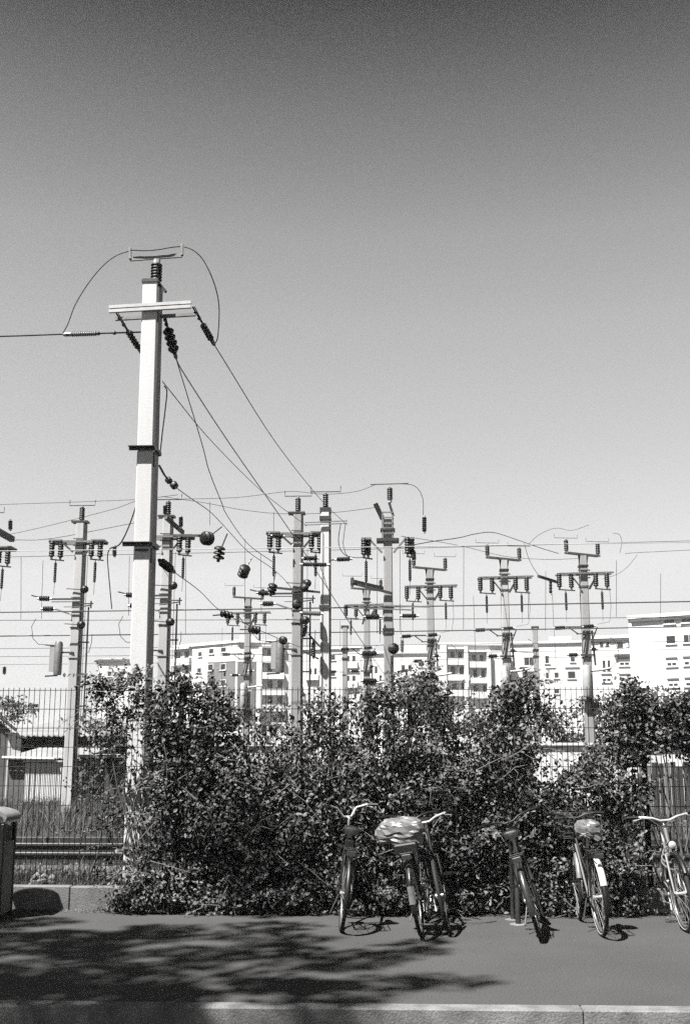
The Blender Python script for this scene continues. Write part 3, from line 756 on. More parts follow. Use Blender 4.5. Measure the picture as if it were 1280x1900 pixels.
# droppers between carrier and contact wires
for i, px in enumerate((40, 246, 345, 390, 455, 508, 700, 742, 860, 980, 1012, 1143, 1225)):
    ex = ['left edge', 'tall white pole', 'second switch pole', 'first hanging disc', 'third hanging disc', 'fourth hanging disc', 'rung cage pole, left of it', 'rung cage pole, right of it',
          'gap left of the pale switch pole', 'lone slanting arm', 'plain thin mast', 'sturdy pole, right of it', 'far right white building'][i]
    y0 = [1034, 1130, 1022, 930, 1000, 950, 1020, 1020, 1014, 1072, 1060, 1040, 1064][i]; y1 = [1150, 1148, 1178, 975, 1176, 1050, 1176, 1170, 1168, 1148, 1170, 1145, 1150][i]
    wt('thin vertical dropper wire near the ' + ex, [(px, y0, 28.5), (px - .5, y1, 28.5)], .006)

# black disc insulators hung on the nearer lines
def discs(label, px, py, Y, r_px, n, tilt, L=None, arm=None):
    p = at(px, py, Y); s_ = Y / F; r_ = r_px * s_
    root = empty('disc_insulator', p); tag(root, label, 'insulator', 'black disc insulators on the slanting wires')
    d = Vector(tilt).normalized(); st = (L or r_ * .85)
    for i in range(n):
        a = d * ((i - (n - 1) / 2) * st)
        mb = MB().lathe([(r_ * .3, -st * .5), (r_ * .55, -st * .42), (r_ * .9, -st * .2), (r_, 0), (r_ * 1.0, st * .2), (r_ * .85, st * .3), (r_ * .4, st * .32), (r_ * .3, st * .5)], 20, a, d)
        mb.build('disc', M['ins'], root, True)
    mb = MB(); cap(mb, d * (n / 2 * st), d, r_ * .28, st * .5); mb.build('end_cap', M['dsteel'], root)
    if arm:
        q = at(*arm) - p; mb = MB().tube([(0, 0, 0), q], .012, 5); mb.build('hanger', M['dsteel'], root)
    return root
discs('left disc of the touching pair of black discs beside the white pole', 313, 891, 14.4, 6.5, 2, (.5, 1, -.5))
discs('right disc of the touching pair of black discs beside the white pole', 323, 900, 14.7, 7.5, 2, (.3, 1, -.4))
discs('largest black disc, facing the viewer, right of the second switch pole', 384, 999, 15.5, 13.5, 2, (.45, 1, .1), .07, (412, 977, 15.6))
discs('string of three stacked black discs below the largest disc', 407, 1026, 17, 11, 3, (-.15, .25, -1), .07, (422, 990, 17))
discs('black disc string between the stacked string and the switch pole', 453, 1060, 18.5, 10.5, 3, (-.4, .8, -.7), .07, (468, 1034, 18.6))
discs('black disc string next to the dark arm of the slim switch pole pair', 505, 1093, 20.5, 9, 3, (-.3, .5, -1), .07, (512, 1060, 20.6))
discs('small black disc string on the low slanting wire, nearest the white pole', 420, 1140, 18.5, 7.5, 3, (1, .7, -.25), .07, (395, 1142, 18.4))
discs('small black disc string in the middle of the low slanting wire', 471, 1168, 21, 8, 3, (1, .8, -.2), .07, (445, 1168, 21))
discs('small black disc string at the end of the low slanting wire', 525, 1188, 24, 7.5, 2, (.4, 1, -.1), .07, (500, 1192, 24))
discs('dark disc string at the shaft left of the bright slim pole, upper one', 564, 1090, 26.8, 8, 2, (.5, .8, -.4), .08)
discs('dark disc string at the shaft left of the bright slim pole, lower one', 551, 1121, 26.6, 9, 2, (-.2, .9, -.3), .08)
def bar_ins(label, a, b, Y, r_=.075, n=9, m='ins'):
    A = at(a[0], a[1], Y); B = at(b[0], b[1], Y); root = empty('bar_insulator', A)
    tag(root, label, 'insulator', 'horizontal bar insulators between the middle poles')
    d = B - A; L = d.length; d.normalize()
    put_dir('insulator_body', ins_mesh(L * .84, r_, n, m), root, d * (L * .08), d)
    t = MB(); cap(t, (0, 0, 0), d, .03, L * .1); cap(t, d * (L * .9), d, .03, L * .1); t.split('end_cap', M['lsteel'], root)
bar_ins('short fat ribbed insulator lying level left of the slim pole head', (503, 994), (528, 995), 27.3, .065, 6)
bar_ins('upper long ribbed insulator crossing behind the bright slim pole', (560, 1036), (592, 1036), 27.2, .06, 7)
bar_ins('lower long ribbed insulator crossing in front of the bright slim pole', (556, 1047), (612, 1048), 26.9, .055, 10)
bar_ins('grey ribbed insulator low between the two slim pole shafts', (556, 1137), (600, 1139), 26.9, .06, 9, 'grey_ins')
bar_ins('upright ribbed insulator hung at the right of the rung cage pole', (787, 956), (787, 990), 27.2, .06, 7)
bar_ins('small upright ribbed insulator left of the grey switch pole head', (768, 1021), (768, 1041), 30, .055, 5)
bar_ins('small upright ribbed insulator near the thick curved cable', (213, 1012), (213, 1034), 28, .06, 5)
bar_ins('slim ribbed insulator hanging under the lone slanting arm', (1021, 1074), (1021, 1104), 33.3, .05, 4)
bar_ins('small upright insulator at the far left edge under the wires', (9, 1236), (9, 1252), 40, .07, 5)
bar_ins('upright ribbed insulator standing at the left edge pole top bar', (20, 964), (20, 985), 28.8, .06, 6)
bar_ins('tall grey ribbed insulator standing low beside the rung cage pole', (746, 1185), (746, 1212), 30, .05, 7, 'grey_ins')
# lone slanting arms
def beam_thing(label, a, b, Ya, Yb, w=.07):
    A = at(a[0], a[1], Ya); B = at(b[0], b[1], Yb); mb = MB().bar((0, 0, 0), B - A, w, w * .9)
    tag(mb.build('steel_arm', M['dsteel'], None, loc=A), label, 'steel arm')
beam_thing('lone dark slanting arm left of the sturdy switch pole', (998, 1069), (1036, 1081), 32.5, 33.3)
beam_thing('pair arm above the far left pole, dark and slanting', (-4, 985), (24, 1001), 28.2, 29, .14)
beam_thing('long grey slanting arm left of the rung cage pole', (654, 1079), (714, 1093), 27, 28.5, .09)
beam_thing('straight grey bar joining the second switch pole and the largest disc', (322, 993), (370, 994), 27, 20, .05)
beam_thing('dark slanting beam at the head of the second switch pole', (308, 960), (340, 988), 27.5, 28.3, .09)
bar_ins('left twin insulator on the head beam of the second switch pole', (307, 936), (307, 956), 27.6, .06, 6)
bar_ins('right twin insulator at the head beam end of the second switch pole', (336, 957), (336, 980), 27.9, .06, 6)

# ------------------------------------------------------------------ distant apartment blocks
def building(label, foot, top_py, feats, m='facade', depth=14, roofm='parapet', roof_over=.3, base=0.1):
    """foot: [(px, Y), ...] from left to right along the visible faces, top_py at the first corner"""
    A = [at(px, 1390, Y) for px, Y in foot]; A = [Vector((a.x, a.y, 0)) for a in A]
    ztop = at(foot[0][0], top_py, foot[0][1]).z
    root = empty('apartment_block', (A[0].x, A[0].y, base)); tag(root, label, 'apartment block')
    O = Vector(root.location)
    ks = (A[0].y + depth) / A[0].y; ke = (A[-1].y + depth) / A[-1].y
    back = [Vector((max(A[-1].x * ke - 1.5, A[0].x + 3), A[-1].y + depth, 0)), Vector((A[0].x * ks + 1.5, A[0].y + depth, 0))]
    ring = A + back; n = len(ring)
    mb = MB(); vs_ = [(p.x - O.x, p.y - O.y, 0) for p in ring] + [(p.x - O.x, p.y - O.y, ztop - base) for p in ring]
    mb.add(vs_, [tuple(range(n, 2 * n))] + [(i, (i + 1) % n, n + (i + 1) % n, n + i) for i in range(n)])
    mb.build('wall', M[m], root)
    cen = sum(ring, Vector()) / n
    mb = MB(); rr = [p + (p - cen).normalized() * roof_over for p in ring]
    vs_ = [(p.x - O.x, p.y - O.y, ztop - base + .004) for p in rr] + [(p.x - O.x, p.y - O.y, ztop - base + .35) for p in rr]
    mb.add(vs_, [tuple(range(n - 1, -1, -1)), tuple(range(n, 2 * n))] + [(i, (i + 1) % n, n + (i + 1) % n, n + i) for i in range(n)])
    mb.build('roof', M[roofm], root)
    for ft in feats:
        fi, kind, x0, y0, x1, y1 = ft[:6]
        P0, P1 = A[fi], A[fi + 1]; t = (P1 - P0).normalized(); nn = Vector((t.y, -t.x, 0))
        if nn.y > 0: nn = -nn
        def hit(px, py):
            d = ray(px, py); k = (P0 - CAM).dot(nn) / d.dot(nn); return CAM + d * k
        a = hit(x0, y1); b = hit(x1, y1); zt = hit((x0 + x1) / 2, y0).z; zb = hit((x0 + x1) / 2, y1).z
        c_ = Vector(((a.x + b.x) / 2, (a.y + b.y) / 2, (zt + zb) / 2)) - O
        wd = abs((b - a).dot(t)); hg = zt - zb
        Rm = Matrix((t, -nn, Vector((0, 0, 1)))).transposed()
        def bx(dist, w_, h_, dd, off=(0, 0)):
            mb_ = MB(); mb_.box(c_ + nn * dist + t * off[0] + Vector((0, 0, off[1])), (w_, dd, h_), Rm); return mb_
        if kind == 'window':
            w_ = bx(.03, wd + .16, hg + .16, .06).build('window', M['frame'], root)
            k = 2 if wd > 1.0 else 1
            for i in range(k):
                bx(.07, wd / k - .07, hg, .03, ((i - (k - 1) / 2) * wd / k, 0)).build('pane', M['glass'], w_)
            bx(.09, wd + .3, .08, .10, (0, -hg / 2 - .13)).build('sill', M['parapet'], w_)
        elif kind == 'blind':
            w_ = bx(.03, wd + .16, hg + .16, .06).build('window', M['frame'], root)
            for i in range(2): bx(.07, wd / 2 - .12, hg * .32, .03, ((i - .5) * wd / 2, -hg * .28)).build('pane', M['glass'], w_)
            bx(.09, wd + .2, .16, .1, (0, hg / 2 + .05)).build('shutter_box', M['roofd'], w_)
            bx(.09, wd + .3, .08, .10, (0, -hg / 2 - .13)).build('sill', M['parapet'], w_)
        elif kind == 'open':       # shaded loggia front: dark wall face with doors
            w_ = bx(.02, wd, hg, .04).build('loggia', M['loggia'], root)
            k = max(2, int(wd / 1.7))
            for i in range(k): bx(.05, wd / k * .5, hg * .8, .05, ((i - (k - 1) / 2) * wd / k, -hg * .05)).build('balcony_door', M['glass'], w_)
            bx(.06, wd * .12, hg * .8, .05, (wd * .07, 0)).build('curtain', M['curtain'], w_)
        elif kind == 'balcony':    # projecting parapet with slab
            w_ = bx(.45, wd, hg, .12).build('balcony', M['parapet'], root)
            bx(.2, wd, .2, .38, (0, -hg / 2 + .1)).build('balcony_slab', M['parapet'], w_)
            for sx in (-1, 1): bx(.2, .12, hg - .2, .36, (sx * (wd / 2 - .06), .1)).build('balcony_side', M['parapet'], w_)
        elif kind == 'slab':
            bx(.3, wd, hg, .6).build('roof_slab', M['parapet'], root)
        elif kind == 'fin':
            bx(.3, wd, hg, .58).build('side_wall', M['parapet'], root)
        elif kind == 'panel':
            bx(.012, wd, hg, .02).build('wall_panel', M['facadeg'], root)
        elif kind == 'box':
            bx(-2.5, wd, hg, 4).build('roof_house', M['facade2'], root)
        elif kind == 'eave':
            bx(.14, wd, hg * .6, .26).build('eave', M['roofd'], root)
        elif kind == 'band':
            bx(.03, wd, hg, .06).build('ledge', M['roofd'], root)
    return root

building('apartment block with a dark grey rendered corner and white balconies', [(318, 150), (437, 142), (534, 143)], 1203,
    [(0, 'open', 324, 1207, 355, 1222), (0, 'open', 324, 1236, 355, 1252), (0, 'open', 324, 1265, 355, 1282),
     (0, 'balcony', 322, 1222, 356, 1235), (0, 'balcony', 322, 1252, 356, 1265), (0, 'balcony', 322, 1282, 356, 1295), (0, 'slab', 320, 1201, 357, 1205),
     (0, 'window', 369, 1210, 375, 1217), (0, 'window', 389, 1204, 397, 1212), (0, 'window', 411, 1202, 420, 1209), (0, 'window', 367, 1240, 374, 1247), (0, 'window', 367, 1270, 374, 1277),
     (0, 'panel', 383, 1228, 435, 1345), (0, 'window', 387, 1233, 396, 1243), (0, 'window', 410, 1232, 419, 1242), (0, 'window', 387, 1262, 396, 1272), (0, 'window', 410, 1262, 419, 1272), (0, 'window', 387, 1292, 396, 1303), (0, 'window', 410, 1292, 419, 1303),
     (1, 'panel', 439, 1228, 474, 1345), (1, 'box', 446, 1178, 474, 1190),
     (1, 'open', 492, 1203, 526, 1218), (1, 'open', 492, 1230, 527, 1247), (1, 'open', 492, 1260, 528, 1277), (1, 'open', 492, 1290, 528, 1306),
     (1, 'balcony', 486, 1218, 526, 1230), (1, 'balcony', 486, 1248, 527, 1260), (1, 'balcony', 486, 1279, 528, 1290), (1, 'balcony', 486, 1308, 528, 1320), (1, 'slab', 486, 1197, 528, 1202), (1, 'fin', 478, 1200, 484, 1345)])
building('low white block with flat dark roof edge behind the left pole', [(176, 172), (246, 172)], 1228,
    [(0, 'window', 200, 1246, 207, 1254), (0, 'window', 222, 1246, 229, 1254), (0, 'box', 190, 1221, 205, 1227), (0, 'box', 214, 1220, 226, 1227)], m='facade', roofm='roofd', roof_over=.3)
building('plain white block mostly hidden behind the bright slim pole', [(560, 168), (668, 166)], 1206,
    [(0, 'open', 571, 1238, 590, 1252), (0, 'balcony', 568, 1252, 592, 1262), (0, 'window', 612, 1215, 622, 1224), (0, 'window', 612, 1245, 622, 1254), (0, 'open', 640, 1215, 662, 1228), (0, 'balcony', 638, 1228, 664, 1240), (0, 'open', 640, 1252, 662, 1264), (0, 'balcony', 638, 1264, 664, 1276)], m='facade2', roofm='parapet')
building('white block with loggias between the rung cage pole and the hidden block', [(672, 156), (812, 155)], 1214,
    [(0, 'open', 684, 1234, 702, 1250), (0, 'balcony', 682, 1250, 704, 1262), (0, 'open', 684, 1268, 702, 1282), (0, 'open', 742, 1232, 766, 1246), (0, 'balcony', 740, 1246, 768, 1258), (0, 'window', 776, 1226, 786, 1236), (0, 'box', 748, 1196, 790, 1214)], m='facade', roofm='parapet')
building('bright white block with two columns of stepped balconies', [(814, 150), (945, 151)], 1197,
    [(0, 'open', 832, 1207, 860, 1221), (0, 'open', 832, 1234, 864, 1252), (0, 'open', 834, 1263, 868, 1280),
     (0, 'open', 872, 1213, 900, 1226), (0, 'open', 874, 1239, 903, 1258), (0, 'open', 874, 1268, 908, 1284),
     (0, 'balcony', 830, 1222, 866, 1234), (0, 'balcony', 830, 1252, 870, 1263), (0, 'balcony', 832, 1280, 872, 1292), (0, 'balcony', 870, 1228, 906, 1239), (0, 'balcony', 872, 1258, 910, 1268), (0, 'balcony', 874, 1284, 912, 1296),
     (0, 'slab', 830, 1201, 862, 1205), (0, 'slab', 870, 1207, 902, 1211), (0, 'fin', 818, 1196, 829, 1330), (0, 'fin', 862, 1200, 869, 1330), (0, 'fin', 904, 1206, 911, 1330)], roofm='parapet')
building('white block with square windows and shallow eaves right of centre', [(948, 154), (1110, 152)], 1196,
    [(0, 'window', 972, 1220, 991, 1234), (0, 'open', 972, 1247, 988, 1258), (0, 'window', 1011, 1217, 1018, 1230), (0, 'window', 1012, 1248, 1018, 1258), (0, 'window', 1028, 1248, 1036, 1257), (0, 'window', 1058, 1219, 1066, 1227), (0, 'window', 1053, 1246, 1067, 1258),
     (0, 'band', 1012, 1239, 1030, 1241), (0, 'band', 1048, 1238, 1075, 1241), (0, 'window', 1028, 1278, 1037, 1286), (0, 'balcony', 968, 1236, 996, 1246), (0, 'window', 1084, 1222, 1094, 1232), (0, 'box', 1018, 1180, 1060, 1196), (0, 'balcony', 1080, 1238, 1104, 1248), (0, 'open', 1082, 1226, 1102, 1238)], m='facade', roofm='parapet')
building('white wing with a dark recessed top floor beside the tall white block', [(1095, 132), (1186, 130.5)], 1186,
    [(0, 'eave', 1094, 1186, 1182, 1189), (0, 'open', 1110, 1190, 1132, 1200), (0, 'open', 1140, 1190, 1180, 1202), (0, 'blind', 1149, 1222, 1167, 1234), (0, 'open', 1116, 1222, 1134, 1246), (0, 'blind', 1117, 1252, 1133, 1264), (0, 'blind', 1150, 1252, 1168, 1264), (0, 'balcony', 1138, 1208, 1182, 1214)], m='facade', roofm='parapet', depth=10)
building('tall white block with deep dark eaves at the right edge', [(1177, 118), (1330, 113.5)], 1149,
    [(0, 'eave', 1170, 1143, 1330, 1151), (0, 'window', 1232, 1147, 1251, 1156), (0, 'window', 1264, 1145, 1284, 1154),
     (0, 'window', 1236, 1180, 1253, 1193), (0, 'window', 1268, 1178, 1288, 1191), (0, 'blind', 1237, 1222, 1255, 1235), (0, 'blind', 1269, 1220, 1289, 1233), (0, 'blind', 1240, 1261, 1258, 1273), (0, 'blind', 1272, 1259, 1292, 1272)], roofm='parapet', roof_over=.25, depth=18)

# ------------------------------------------------------------------ sheds beyond the track
def corrugated(x0, x1, ya, za, yb, zb, pitch=.18, amp=.03):
    """sheet whose waves run from (ya, za) to (yb, zb)"""
    mb = MB(); n = int((x1 - x0) / pitch * 4); vs_ = []
    for i in range(n + 1):
        x = x0 + (x1 - x0) * i / n; e = amp * math.sin(i * math.pi / 2)
        vs_ += [(x, ya, za + e), (x, yb, zb + e)]
    fs = [(2 * i, 2 * i + 2, 2 * i + 3, 2 * i + 1) for i in range(n)]
    m_ = len(vs_); vs_ += [(a, b, c - .012) for a, b, c in vs_]; fs += [tuple(m_ + k for k in f[::-1]) for f in fs]
    fs += [(2 * i, m_ + 2 * i, m_ + 2 * i + 2, 2 * i + 2) for i in range(n)]
    mb.add(vs_, fs); return mb

# long shed with the wavy light roof
sA, sB = at(8, 1365, 38), at(345, 1365, 38)
z_e, z_r = at(60, 1366, 38).z, at(60, 1334, 45).z
sh = empty('long_shed', (sA.x, 38, GZ)); tag(sh, 'long low shed with pale wavy roof sheets and a dark shaded front', 'shed')
Ls = sB.x - sA.x
n_s = 9
for i in range(n_s):
    corrugated(Ls * i / n_s + .004, Ls * (i + 1) / n_s - .004, -.9, z_e - GZ, 7.2, z_r - GZ).build('roof_sheet', M['roofl'], sh)
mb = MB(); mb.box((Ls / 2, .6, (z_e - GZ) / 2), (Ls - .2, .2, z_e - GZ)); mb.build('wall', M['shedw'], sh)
mb = MB(); mb.box((Ls / 2, 7.1, (z_r - GZ) / 2 - .05), (Ls - .2, .2, z_r - GZ - .12)); mb.build('rear_wall', M['shedw'], sh)
for i in range(8):
    w_ = MB().box((1.1 + i * 1.45, .48, z_e - GZ - .42), (1.2, .05, .28)).build('window', M['frame'], sh)
    MB().box((1.1 + i * 1.45, .44, z_e - GZ - .42), (1.08, .04, .2)).build('pane', M['glass'], w_)
# low shed with white sheet doors
q0, q1 = at(14, 1408, 33.5), at(142, 1408, 33.5)
sd = empty('door_shed', (q0.x, 33.5, GZ)); tag(sd, 'low grey shed with pale ribbed doors behind the left pole', 'shed')
Lw = q1.x - q0.x; hz = q0.z - GZ
mb = MB(); mb.box((Lw / 2, 1.6, hz / 2), (Lw, 3.0, hz)); mb.build('wall', M['shedw'], sd)
corrugated(-.1, Lw + .1, -.05, hz + .02, 3.4, hz + .32, .16, .02).build('roof', M['roofl'], sd)
mb = MB(); mb.tube([(-.1, -.12, hz + .03), (Lw - .6, -.12, hz + .0)], .055, 8); mb.build('gutter', M['lsteel'], sd, True)
dx0 = at(43, 1450, 33.4).x - q0.x; dx1 = at(118, 1450, 33.4).x - q0.x; dz = at(43, 1415, 33.4).z - GZ
nd = 8
for i in range(nd):
    xa = dx0 + (dx1 - dx0) * i / nd; w_ = (dx1 - dx0) / nd
    mb = MB(); mb.box((xa + w_ / 2, .06, dz / 2), (w_ - .012, .05, dz - .02))
    for k in range(3): mb.box((xa + w_ * (k + .5) / 3, .028, dz / 2), (.02, .02, dz - .04))
    mb.build('door_panel', M['shedl'], sd)
mb = MB(); mb.box(((dx0 + dx1) / 2, .0, dz + .04), (dx1 - dx0 + .1, .1, .05)); mb.build('door_rail', M['lsteel'], sd)
# gable house at the very left
g0, g1 = at(-60, 1400, 36.5), at(14, 1400, 36.5)
gh = empty('gable_house', (g0.x, 36.5, GZ), (0, 0, R(18.5))); tag(gh, 'grey gabled outbuilding cut off by the left edge', 'outbuilding')
Lg = g1.x - g0.x; ez = at(20, 1349, 36.5).z - GZ; rz = at(-25, 1318, 36.5).z - GZ
mb = MB()
vs_ = [(0, 0, 0), (Lg, 0, 0), (Lg, 0, ez - .1), (Lg / 2, 0, rz - .1), (0, 0, ez - .1)]; vs_ += [(a, 1.2, c) for a, b, c in vs_]
mb.add(vs_, [(0, 1, 2, 3, 4), (9, 8, 7, 6, 5), (0, 5, 6, 1), (1, 6, 7, 2), (4, 9, 5, 0), (2, 7, 8, 3), (3, 8, 9, 4)]); mb.build('wall', M['shedw'], gh)
for sx in (0, 1):
    a = Vector((Lg / 2, .55, rz)); b = Vector((Lg + .18 if sx else -.18, .55, ez - .12))
    mb = MB(); d = (b - a); L_ = d.length; q = Matrix.Rotation(-math.atan2(d.z, d.x), 3, 'Y'); mb.box((a + b) / 2 + Vector((0, 0, .03)), (L_, 1.5, .07), q); mb.build('roof', M['roofd'], gh)
w0, w1 = at(14, 1400, 36.2), at(38, 1400, 36.2)
an = empty('annex', (w0.x, 36.2, GZ), (0, 0, R(17))); tag(an, 'small white gable annex between the outbuilding and the long shed', 'outbuilding')
La = w1.x - w0.x; az_ = at(16, 1362, 36.2).z - GZ; bz_ = at(38, 1371, 36.2).z - GZ
mb = MB(); vs_ = [(0, 0, 0), (La, 0, 0), (La, 0, bz_), (0, 0, az_)]; vs_ += [(a, 1.2, c) for a, b, c in vs_]
mb.add(vs_, [(0, 1, 2, 3), (7, 6, 5, 4), (1, 5, 6, 2), (0, 3, 7, 4), (0, 4, 5, 1)]); mb.build('wall', M['shedl'], an)
mb = MB(); mb.add([(-.1, -.15, az_ + .02), (La + .15, -.15, bz_ + .0), (La + .15, 1.35, bz_ + .0), (-.1, 1.35, az_ + .02), (-.1, -.15, az_ + .08), (La + .15, -.15, bz_ + .06), (La + .15, 1.35, bz_ + .06), (-.1, 1.35, az_ + .08)], [(3, 2, 1, 0), (4, 5, 6, 7), (0, 1, 5, 4), (2, 3, 7, 6), (1, 2, 6, 5), (0, 4, 7, 3)]); mb.build('roof', M['roofd'], an)
# dark carport beyond the left pole
c0, c1 = at(147, 1405, 31.5), at(225, 1402, 31.5)
cp = empty('carport', (c0.x, 31.5, GZ)); tag(cp, 'dark open carport between the left pole and the tall white pole', 'carport')
Lc = c1.x - c0.x; cz = c0.z - GZ
MB().box((Lc / 2, 1.5, cz + .03), (Lc + .2, 3.2, .08)).build('roof', M['roofl'], cp)
MB().box((Lc / 2, 3.0, cz / 2), (Lc, .08, cz - .02)).build('rear_wall', M['board'], cp)
for x in (0.05, Lc * .45, Lc - .05): MB().box((x, .1, cz / 2), (.09, .09, cz - .02)).build('post', M['boardl'], cp)
# white container right of centre
k0, k1 = at(987, 1383, 27.0), at(1180, 1386, 27.0)
ct = empty('white_container', (k0.x, 27.0, GZ)); tag(ct, 'long white metal container behind the mesh fence right of centre', 'container')
Lk = k1.x - k0.x; kz = k0.z - GZ
nk = 6
for i in range(nk):
    mb = MB(); w_ = Lk / nk; mb.box((w_ * (i + .5), 0, kz / 2), (w_ - .014, .06, kz)); mb.build('wall_panel', M['shedl'], ct)
MB().box((Lk / 2, 1.22, kz / 2 - .01), (Lk - .02, 2.3, kz - .04)).build('body', M['shedw'], ct)
MB().box((Lk / 2, 1.15, kz + .03), (Lk + .1, 2.5, .06)).build('roof', M['shedl'], ct)
# plank fence + white hut at right
h0, h1 = at(1226, 1381, 26.0), at(1330, 1381, 26.0)
hu = empty('white_hut', (h0.x, 26.0, GZ)); tag(hu, 'white hut above the old plank fence at the right edge', 'hut')
Lh = h1.x - h0.x; hz2 = h0.z - GZ
MB().box((Lh / 2, 1.5, hz2 / 2), (Lh, 3, hz2)).build('wall', M['shedl'], hu)
MB().box((Lh / 2, 1.5, hz2 + .04), (Lh + .2, 3.2, .07)).build('roof', M['roofl'], hu)
pf = empty('plank_fence', (at(1186, 1450, 24).x, 24, GZ)); tag(pf, 'old plank fence of mixed dark and pale boards at the right edge', 'fence')
x = 0; PX1 = at(1340, 1450, 24).x - pf.location.x
zt = at(1200, 1417, 24).z - GZ
k = 0
while x < PX1:
    w_ = rnd.uniform(.09, .15); mm = M['boardl'] if k % 9 in (0, 1, 4, 8) else M['board']
    hh = zt + rnd.uniform(-.06, .05); mb = MB(); mb.bbox((0, 0, 0), (w_ - .012, .03, hh), .004)
    mb.build('board', mm, pf, loc=(x + w_ / 2, rnd.uniform(-.02, .02), hh / 2)); x += w_; k += 1
MB().box((PX1 / 2, .05, zt * .8), (PX1, .05, .08)).build('rail', M['board'], pf)

# ------------------------------------------------------------------ vegetation
def leaf_arrays(C, Nrm, size, fold=.25, aspect=.62):
    """C (N,3) centres, Nrm (N,3) leaf normals, size (N,)"""
    N = len(C)
    Nrm = Nrm / (np.linalg.norm(Nrm, axis=1, keepdims=True) + 1e-9)
    t = rng.normal(size=(N, 3)); t[:, 2] -= .5
    t -= Nrm * np.sum(t * Nrm, axis=1, keepdims=True); t /= (np.linalg.norm(t, axis=1, keepdims=True) + 1e-9)
    o = np.cross(Nrm, t); s_ = size[:, None]
    asp = aspect * rng.uniform(.8, 1.2, (N, 1))
    base = C - t * s_ * .5; tip = C + t * s_ * .55
    L = C - t * s_ * .08 + o * s_ * asp * .5 + Nrm * s_ * fold * .5
    Rr = C - t * s_ * .08 - o * s_ * asp * .5 + Nrm * s_ * fold * .5
    L2 = C + t * s_ * .27 + o * s_ * asp * .33 + Nrm * s_ * fold * .3
    R2 = C + t * s_ * .27 - o * s_ * asp * .33 + Nrm * s_ * fold * .3
    V = np.stack([base, L, L2, tip, R2, Rr], axis=1).reshape(-1, 3)
    k = (np.arange(N) * 6)[:, None]
    T = np.concatenate([k + np.array([[0, 3, 2, 1]]), k + np.array([[0, 5, 4, 3]])], axis=0)
    return V, T

def in_poly(px, py, poly):
    inside = np.zeros(len(px), bool); n = len(poly)
    for i in range(n):
        x0, y0 = poly[i]; x1, y1 = poly[(i + 1) % n]
        c_ = ((y0 > py) != (y1 > py)) & (px < (x1 - x0) * (py - y0) / (y1 - y0 + 1e-9) + x0); inside ^= c_
    return inside

def sample_poly(poly, N, Yc):
    xs = [p[0] for p in poly]; ys = [p[1] for p in poly]; out = np.zeros((0, 2))
    while len(out) < N:
        q = np.stack([rng.uniform(min(xs), max(xs), N * 2), rng.uniform(min(ys), max(ys), N * 2)], axis=1)
        out = np.concatenate([out, q[in_poly(q[:, 0], q[:, 1], poly)]])
    return out[:N]

def to_world(q, Y):
    d = np.array(_f)[None] + np.array(_r)[None] * ((q[:, :1] - 640) / F) + np.array(_u)[None] * ((950 - q[:, 1:]) / F)
    k = Y / d[:, 1]; return np.array(CAM)[None] + d * k[:, None]

